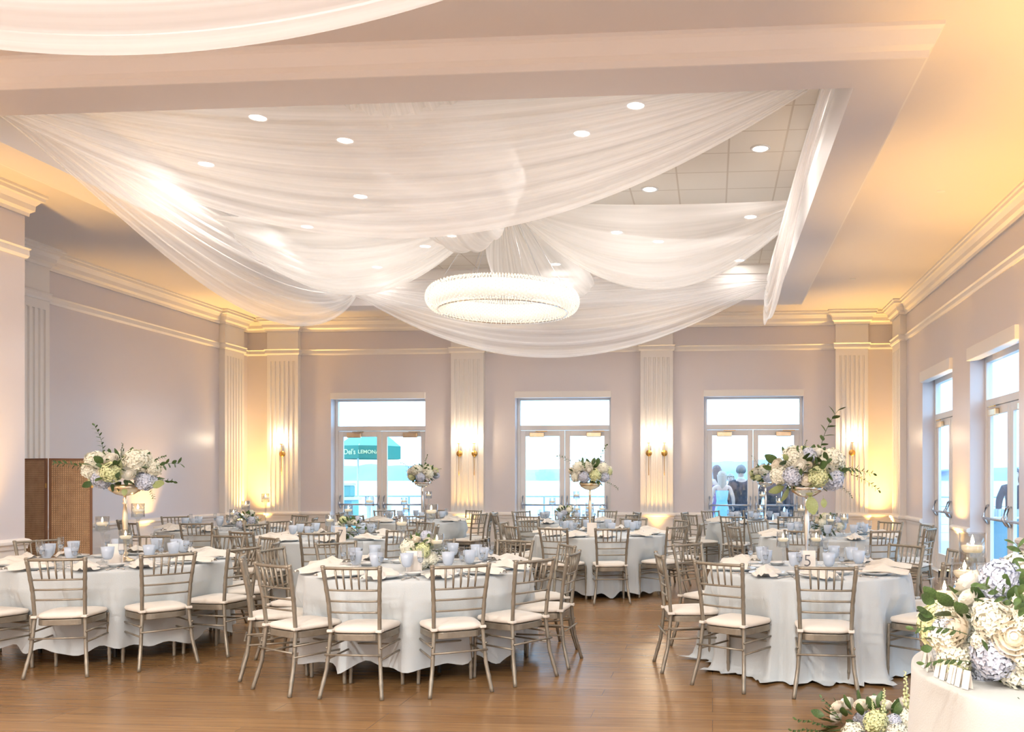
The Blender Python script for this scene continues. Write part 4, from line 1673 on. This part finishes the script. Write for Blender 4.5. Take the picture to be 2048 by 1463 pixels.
b = MB()
for k in range(n8):
    for j in range(5):
        q0, q1 = j / 5, (j + 1) / 5
        b.face([can(k, q0 + 1e-4), can(k, q1), can(k + 1, q1), can(k + 1, q0 + 1e-4)])
b.build('canopy', 'umbrella_mint', um, solid=.004)
for k in range(n8):
    a, c = can(k, 1), can(k + 1, 1)
    f_ = MB()
    dz_ = Vector((0, 0, -.30))
    f_.face([a, c, c + dz_, a + dz_])
    vo = f_.build('valance', 'umbrella_green', um, solid=.004)
    ang = ((k + .5) * 2 * PI / n8 + YAW - PI / 2)
    mid = (a + c) / 2 + dz_ * .5
    out = Vector((math.cos(ang), math.sin(ang), 0))
    txt = None
    if k == n8 - 1:
        txt = "Del's"
        MB().lathe([(.0001, -.004), (.062, 0), (.0001, .004)], 18, Matrix.Translation(a * .80 + c * .20 + dz_ * .5 + out * .008) @ out.to_track_quat('Z', 'Y').to_matrix().to_4x4(), False).build('lemon_emblem', 'flower_green', vo)
        lettering(txt, .17, 'flower_green', vo, mid + (c - a) * .06 + out * .012, rot=(PI / 2, 0, ang + PI / 2), bold=.003)
    elif k == 0:
        lettering('LEMONADE', .115, 'flower_green', vo, mid + out * .012, rot=(PI / 2, 0, ang + PI / 2), bold=.003)
    MB().tube([can(k, .02), can(k, 1)], .008, 5).build('rib', 'white_paint', um)
p = px(700, 20.2)
ct = thing('drink_cart', 'teal drink cart with white top below the green umbrella', 'cart', (p.x - .25, p.y, -.03), YAW)
MB().box(-.36, .36, -.25, .25, .10, 1.05).build('cart_body', 'teal_cart', ct, bevel=.02)
MB().box(-.42, .42, -.3, .3, 1.05, 1.12).build('counter_top', 'white_paint', ct, bevel=.01)
MB().box(-.36, .30, -.15, .2, 1.12, 1.38).build('cooler_box', 'umbrella_mint', ct, bevel=.03)
MB().box(-.38, .32, -.17, .22, 1.38, 1.44).build('cooler_lid', 'white_paint', ct, bevel=.02)
for sx in (-.28, .28):
    for sy in (-.2, .2):
        MB().lathe([(.05, -.015), (.05, .015)], 14, Matrix.Translation((sx, sy, .05)) @ Matrix.Rotation(PI / 2, 4, 'X')).build('wheel', 'black_metal', ct)
p = px(762, 20.3)
dc = thing('deck_chair', 'white sloped deck chair beside the drink cart', 'chair', (p.x, p.y, -.03), YAW + .4)
b = MB()
b.box(-.28, .28, -.3, .25, .36, .40)
b.build('seat', 'white_paint', dc, bevel=.01)
for k in range(5):
    MB().box(-.28 + k * .115, -.18 + k * .115, -.01, .01, 0, .62, Matrix.Translation((0, .24, .36)) @ Matrix.Rotation(-.35, 4, 'X')).build('back_slat', 'white_paint', dc)
for sx in (-.26, .26):
    for sy in (-.27, .22):
        MB().box(sx - .025, sx + .025, sy - .025, sy + .025, 0, .36).build('leg', 'white_paint', dc)


# ------------------------------------------------------------------ people on the deck
def skin_obj(name, chains, m, parent, sub=2):
    """chains: list of lists of (x, y, z, rx, ry); first vertex of later chains may be an index of the first chain"""
    vs, es, rs = [], [], []
    for ch_ in chains:
        prev = None
        for it in ch_:
            if isinstance(it, int):
                prev = it
                continue
            vs.append(it[:3])
            rs.append((it[3], it[4] if len(it) > 4 else it[3]))
            if prev is not None:
                es.append((prev, len(vs) - 1))
            prev = len(vs) - 1
    me = bpy.data.meshes.new(name)
    me.from_pydata(vs, es, [])
    o = bpy.data.objects.new(name, me)
    COL.objects.link(o)
    o.parent = parent
    o.modifiers.new('skin', 'SKIN').use_smooth_shade = True
    sl = me.skin_vertices[0] if me.skin_vertices else None
    if sl is None:
        me.skin_vertices  # created with the modifier
        bm_ = bmesh.new()
        bm_.from_mesh(me)
        bm_.verts.layers.skin.verify()
        bm_.to_mesh(me)
        bm_.free()
        sl = me.skin_vertices[0]
    for i, r_ in enumerate(rs):
        sl.data[i].radius = r_
        sl.data[i].use_root = (i == 0)
    sd = o.modifiers.new('sub', 'SUBSURF')
    sd.levels = sd.render_levels = sub
    me.materials.append(M[m])
    return o


def person(label, loc, rz, h, outfit, hair, female=False, arm_fwd=.10):
    """faces local +y"""
    t = thing('person', label, 'person', loc, rz, 'guests standing on the deck')
    k = h / 1.78
    sw = .185 if not female else .16

    def S(L):
        return [it if isinstance(it, int) else tuple(v * k for v in it) for it in L]
    spine = [(0, 0, .96, .14, .10), (0, -.005, 1.12, .125, .095), (0, 0, 1.28, .15, .105), (0, -.005, 1.42, .12, .085), (0, .0, 1.50, .052, .052), (0, .012, 1.58, .058, .062), (0, .02, 1.66, .078, .095), (0, .015, 1.74, .062, .075)]
    if female:
        spine[1] = (0, -.005, 1.12, .105, .08)
        spine[2] = (0, 0, 1.28, .125, .09)
    chains = [S(spine)]
    for s in (-1, 1):
        hx = s * .26
        hand = [(hx, .03 + arm_fwd, .86, .026, .017), (hx * .99, .045 + arm_fwd, .81, .03, .015)]
        arm = [3, (s * sw, 0, 1.42, .052), (s * .235, -.01, 1.18, .042), (s * .255, arm_fwd * .6, .95, .03)] + hand
        chains.append(S(arm))
        base_i = sum(len([q for q in c if not isinstance(q, int)]) for c in chains) - 1
        for f_, (dy, L_) in enumerate(((-.028, .07), (-.009, .085), (.01, .08), (.028, .065))):
            chains.append(S([base_i, (hx * .985, .045 + arm_fwd + dy, .775, .0088), (hx * .96, .05 + arm_fwd + dy, .775 - L_ * .6, .008), (hx * .93, .055 + arm_fwd + dy, .775 - L_, .0072)]))
        chains.append(S([base_i - 1, (hx * .97, .075 + arm_fwd, .825, .0095), (hx * .92, .085 + arm_fwd, .79, .0085)]))
        chains.append(S([0, (s * .09, 0, .88, .085), (s * .10, .01, .50, .058), (s * .10, -.01, .12, .04), (s * .10, .0, .05, .038), (s * .105, .13, .03, .034)]))
    skin_obj('body', chains, 'skin', t)
    # face
    hz = 1.655
    b = MB()
    b.tube([S([(0, .108, hz + .025, 0)])[0][:3], S([(0, .128, hz - .012, 0)])[0][:3], S([(0, .108, hz - .02, 0)])[0][:3]], [.007, .014, .008], 8)
    b.build('nose', 'skin', t, smooth=True)
    for s in (-1, 1):
        MB().lathe([(.0001, -.006), (.010, 0), (.0001, .006)], 10, Matrix.Translation(Vector((s * .032, .098, hz + .022)) * k), False).build('eye', 'eye_dark', t, smooth=True)
        MB().lathe([(.0001, -.03), (.012, -.01), (.014, .012), (.0001, .03)], 8, Matrix.Translation(Vector((s * .083, .012, hz)) * k), False).build('ear', 'skin', t, smooth=True)
    MB().tube([Vector((-.022, .100, hz - .048)) * k, Vector((0, .110, hz - .050)) * k, Vector((.022, .100, hz - .048)) * k], [.003, .006, .003], 6).build('mouth', 'lip', t, smooth=True)
    # hair cap
    b = MB()

    def cap(u, v):
        a = 2 * PI * u
        el = PI / 2 - v * (PI / 2 + .75)
        r_ = .094 + .006 * math.sin(7 * a + 5 * v)
        x, y, z = math.cos(a) * math.cos(el) * r_ * .94, math.sin(a) * math.cos(el) * r_ * 1.12, math.sin(el) * r_ * 1.12
        if y > .03 and z < .035:
            z = .035 + (z - .035) * .1
        return Vector((x, y - .005 + .015, z + hz + .03)) * k
    b.grid(cap, 28, 14, True)
    hr = b.build('hair', hair, t, smooth=True)
    if female:
        b = MB()

        def tress(u, v):
            a = PI + PI * u
            z = 1.70 - .40 * v
            r_ = (.098 - .045 * v) * (1 + .06 * math.sin(14 * u + 3 * v))
            return Vector((math.cos(a) * r_ * .95, math.sin(a) * r_ * 1.05 - .025 * math.sin(PI * v) + .015, z)) * k
        b.grid(tress, 22, 14)
        b.build('long_hair', hair, hr, smooth=True, solid=.012)
    # clothes
    if outfit.startswith('suit'):
        j = [S([(0, 0, .86, .185, .13), (0, 0, 1.0, .17, .125), (0, -.005, 1.14, .155, .12), (0, 0, 1.30, .185, .13), (0, -.005, 1.42, .12, .10), (0, -.004, 1.50, .075, .066)])]
        for s in (-1, 1):
            j.append(S([4, (s * .175, -.003, 1.405, .068), (s * .25, -.01, 1.18, .066), (s * .268, arm_fwd * .6, .93, .05), (s * .268, .02 + arm_fwd, .885, .047)]))
        skin_obj('jacket', j, outfit, t)
        MB().lathe([(.062 * k, 1.50 * k), (.060 * k, 1.53 * k), (.055 * k, 1.53 * k), (.057 * k, 1.50 * k)], 18, cap=False).build('shirt_collar', 'white_paint', t, smooth=True)
        tr = []
        tr.append(S([(0, 0, .93, .15, .115)]))
        for s in (-1, 1):
            tr.append(S([0, (s * .09, 0, .86, .105), (s * .10, .01, .50, .078), (s * .10, 0, .09, .066)]))
        skin_obj('trousers', tr, outfit, t)
    else:
        b = MB()
        prof = [(.17, 1.35), (.165, 1.30), (.135, 1.12), (.175, .95), (.21, .75), (.27, .35), (.33, .03)] if female else []

        def dr(u, v):
            a = 2 * PI * u
            i = min(len(prof) - 2, int(v * (len(prof) - 1)))
            fr = v * (len(prof) - 1) - i
            r_ = prof[i][0] * (1 - fr) + prof[i + 1][0] * fr
            z = prof[i][1] * (1 - fr) + prof[i + 1][1] * fr
            fl_ = max(0, 1.0 - z) * .09 * math.sin(9 * a)
            return Vector((math.cos(a) * r_ * (.82 + fl_), math.sin(a) * r_ * (.66 + fl_), z)) * k
        b.grid(dr, 54, 24, True)
        b.build('dress', outfit, t, smooth=True)
    for s in (-1, 1):
        b = MB()
        b.tube([Vector((s * .10, -.06, .035)) * k, Vector((s * .102, .04, .035)) * k, Vector((s * .105, .17, .025)) * k], [.04, .042, .03], 10)
        b.build('shoe', 'black_metal', t, smooth=True)
    t.scale = (1.08, 1.08, 1) if female else (1.16, 1.1, 1)
    return t


DK = -.03
p = px(1482, 18.9, DK); person('man seen from behind in a dark navy suit beyond the right doors, short dark hair', p, YAW, 1.83, 'suit_navy', 'hair_grey')
p = px(1444, 18.7, DK); person('woman seen from behind in a light blue gown, long fair hair, beyond the right doors', p, YAW + .1, 1.70, 'dress_blue', 'hair_blond', True)
p = px(1546, 18.9, DK); person('man from behind in a dark suit beyond the right doors, head hidden by flowers', p, YAW - .05, 1.80, 'suit_dark', 'hair_dark')
p = px(1594, 19.6, DK); person('rightmost man in a dark suit beyond the right doors, mostly behind the door frame', p, YAW + .2, 1.80, 'suit_navy', 'hair_dark')
p = px(1434, 19.9, DK); person('dark haired guest in purple behind the woman in the light blue gown', p, YAW + .3, 1.84, 'dress_purple', 'hair_dark', True)
p = px(1461, 21.0, DK); person('shorter guest facing the room between the woman in blue and the man in navy', p, YAW + PI, 1.66, 'suit_navy', 'hair_blond')
p = px(2029, 16.2, DK); person('dark haired woman in navy outside the nearer right door, facing the room', p, YAW + PI - .3, 1.74, 'suit_navy', 'hair_dark', True)

# skirted bar table outside the right doors
p = px(2022, 13.9, DK)
bt = thing('bar_table', 'teal skirted bar table outside the nearer right door', 'table', p, YAW)
MB().box(-.45, .75, -.30, .30, .0, .92).build('table_skirt', 'teal_skirt', bt)
MB().box(-.48, .78, -.33, .33, .92, .95).build('table_top', 'white_paint', bt, bevel=.01)
GLS = Proto(mono('tumbler', 'glass', lambda: MB().lathe([(.026, 0), (.032, .12), (.029, .12), (.024, .006), (.0001, .006)], 14, cap=False), 'goblet_blue'))
for i in range(9):
    for j in range(2):
        q = p + Matrix.Rotation(YAW, 3, 'Z') @ Vector((-.38 + i * .10, -.22 + j * .14, .95))
        GLS.put(q, 0, 'tumbler on the teal bar table, %s from left, %s row' % (ordn[i], ('front', 'back')[j]), 'tumblers on the teal bar table', 'glass')
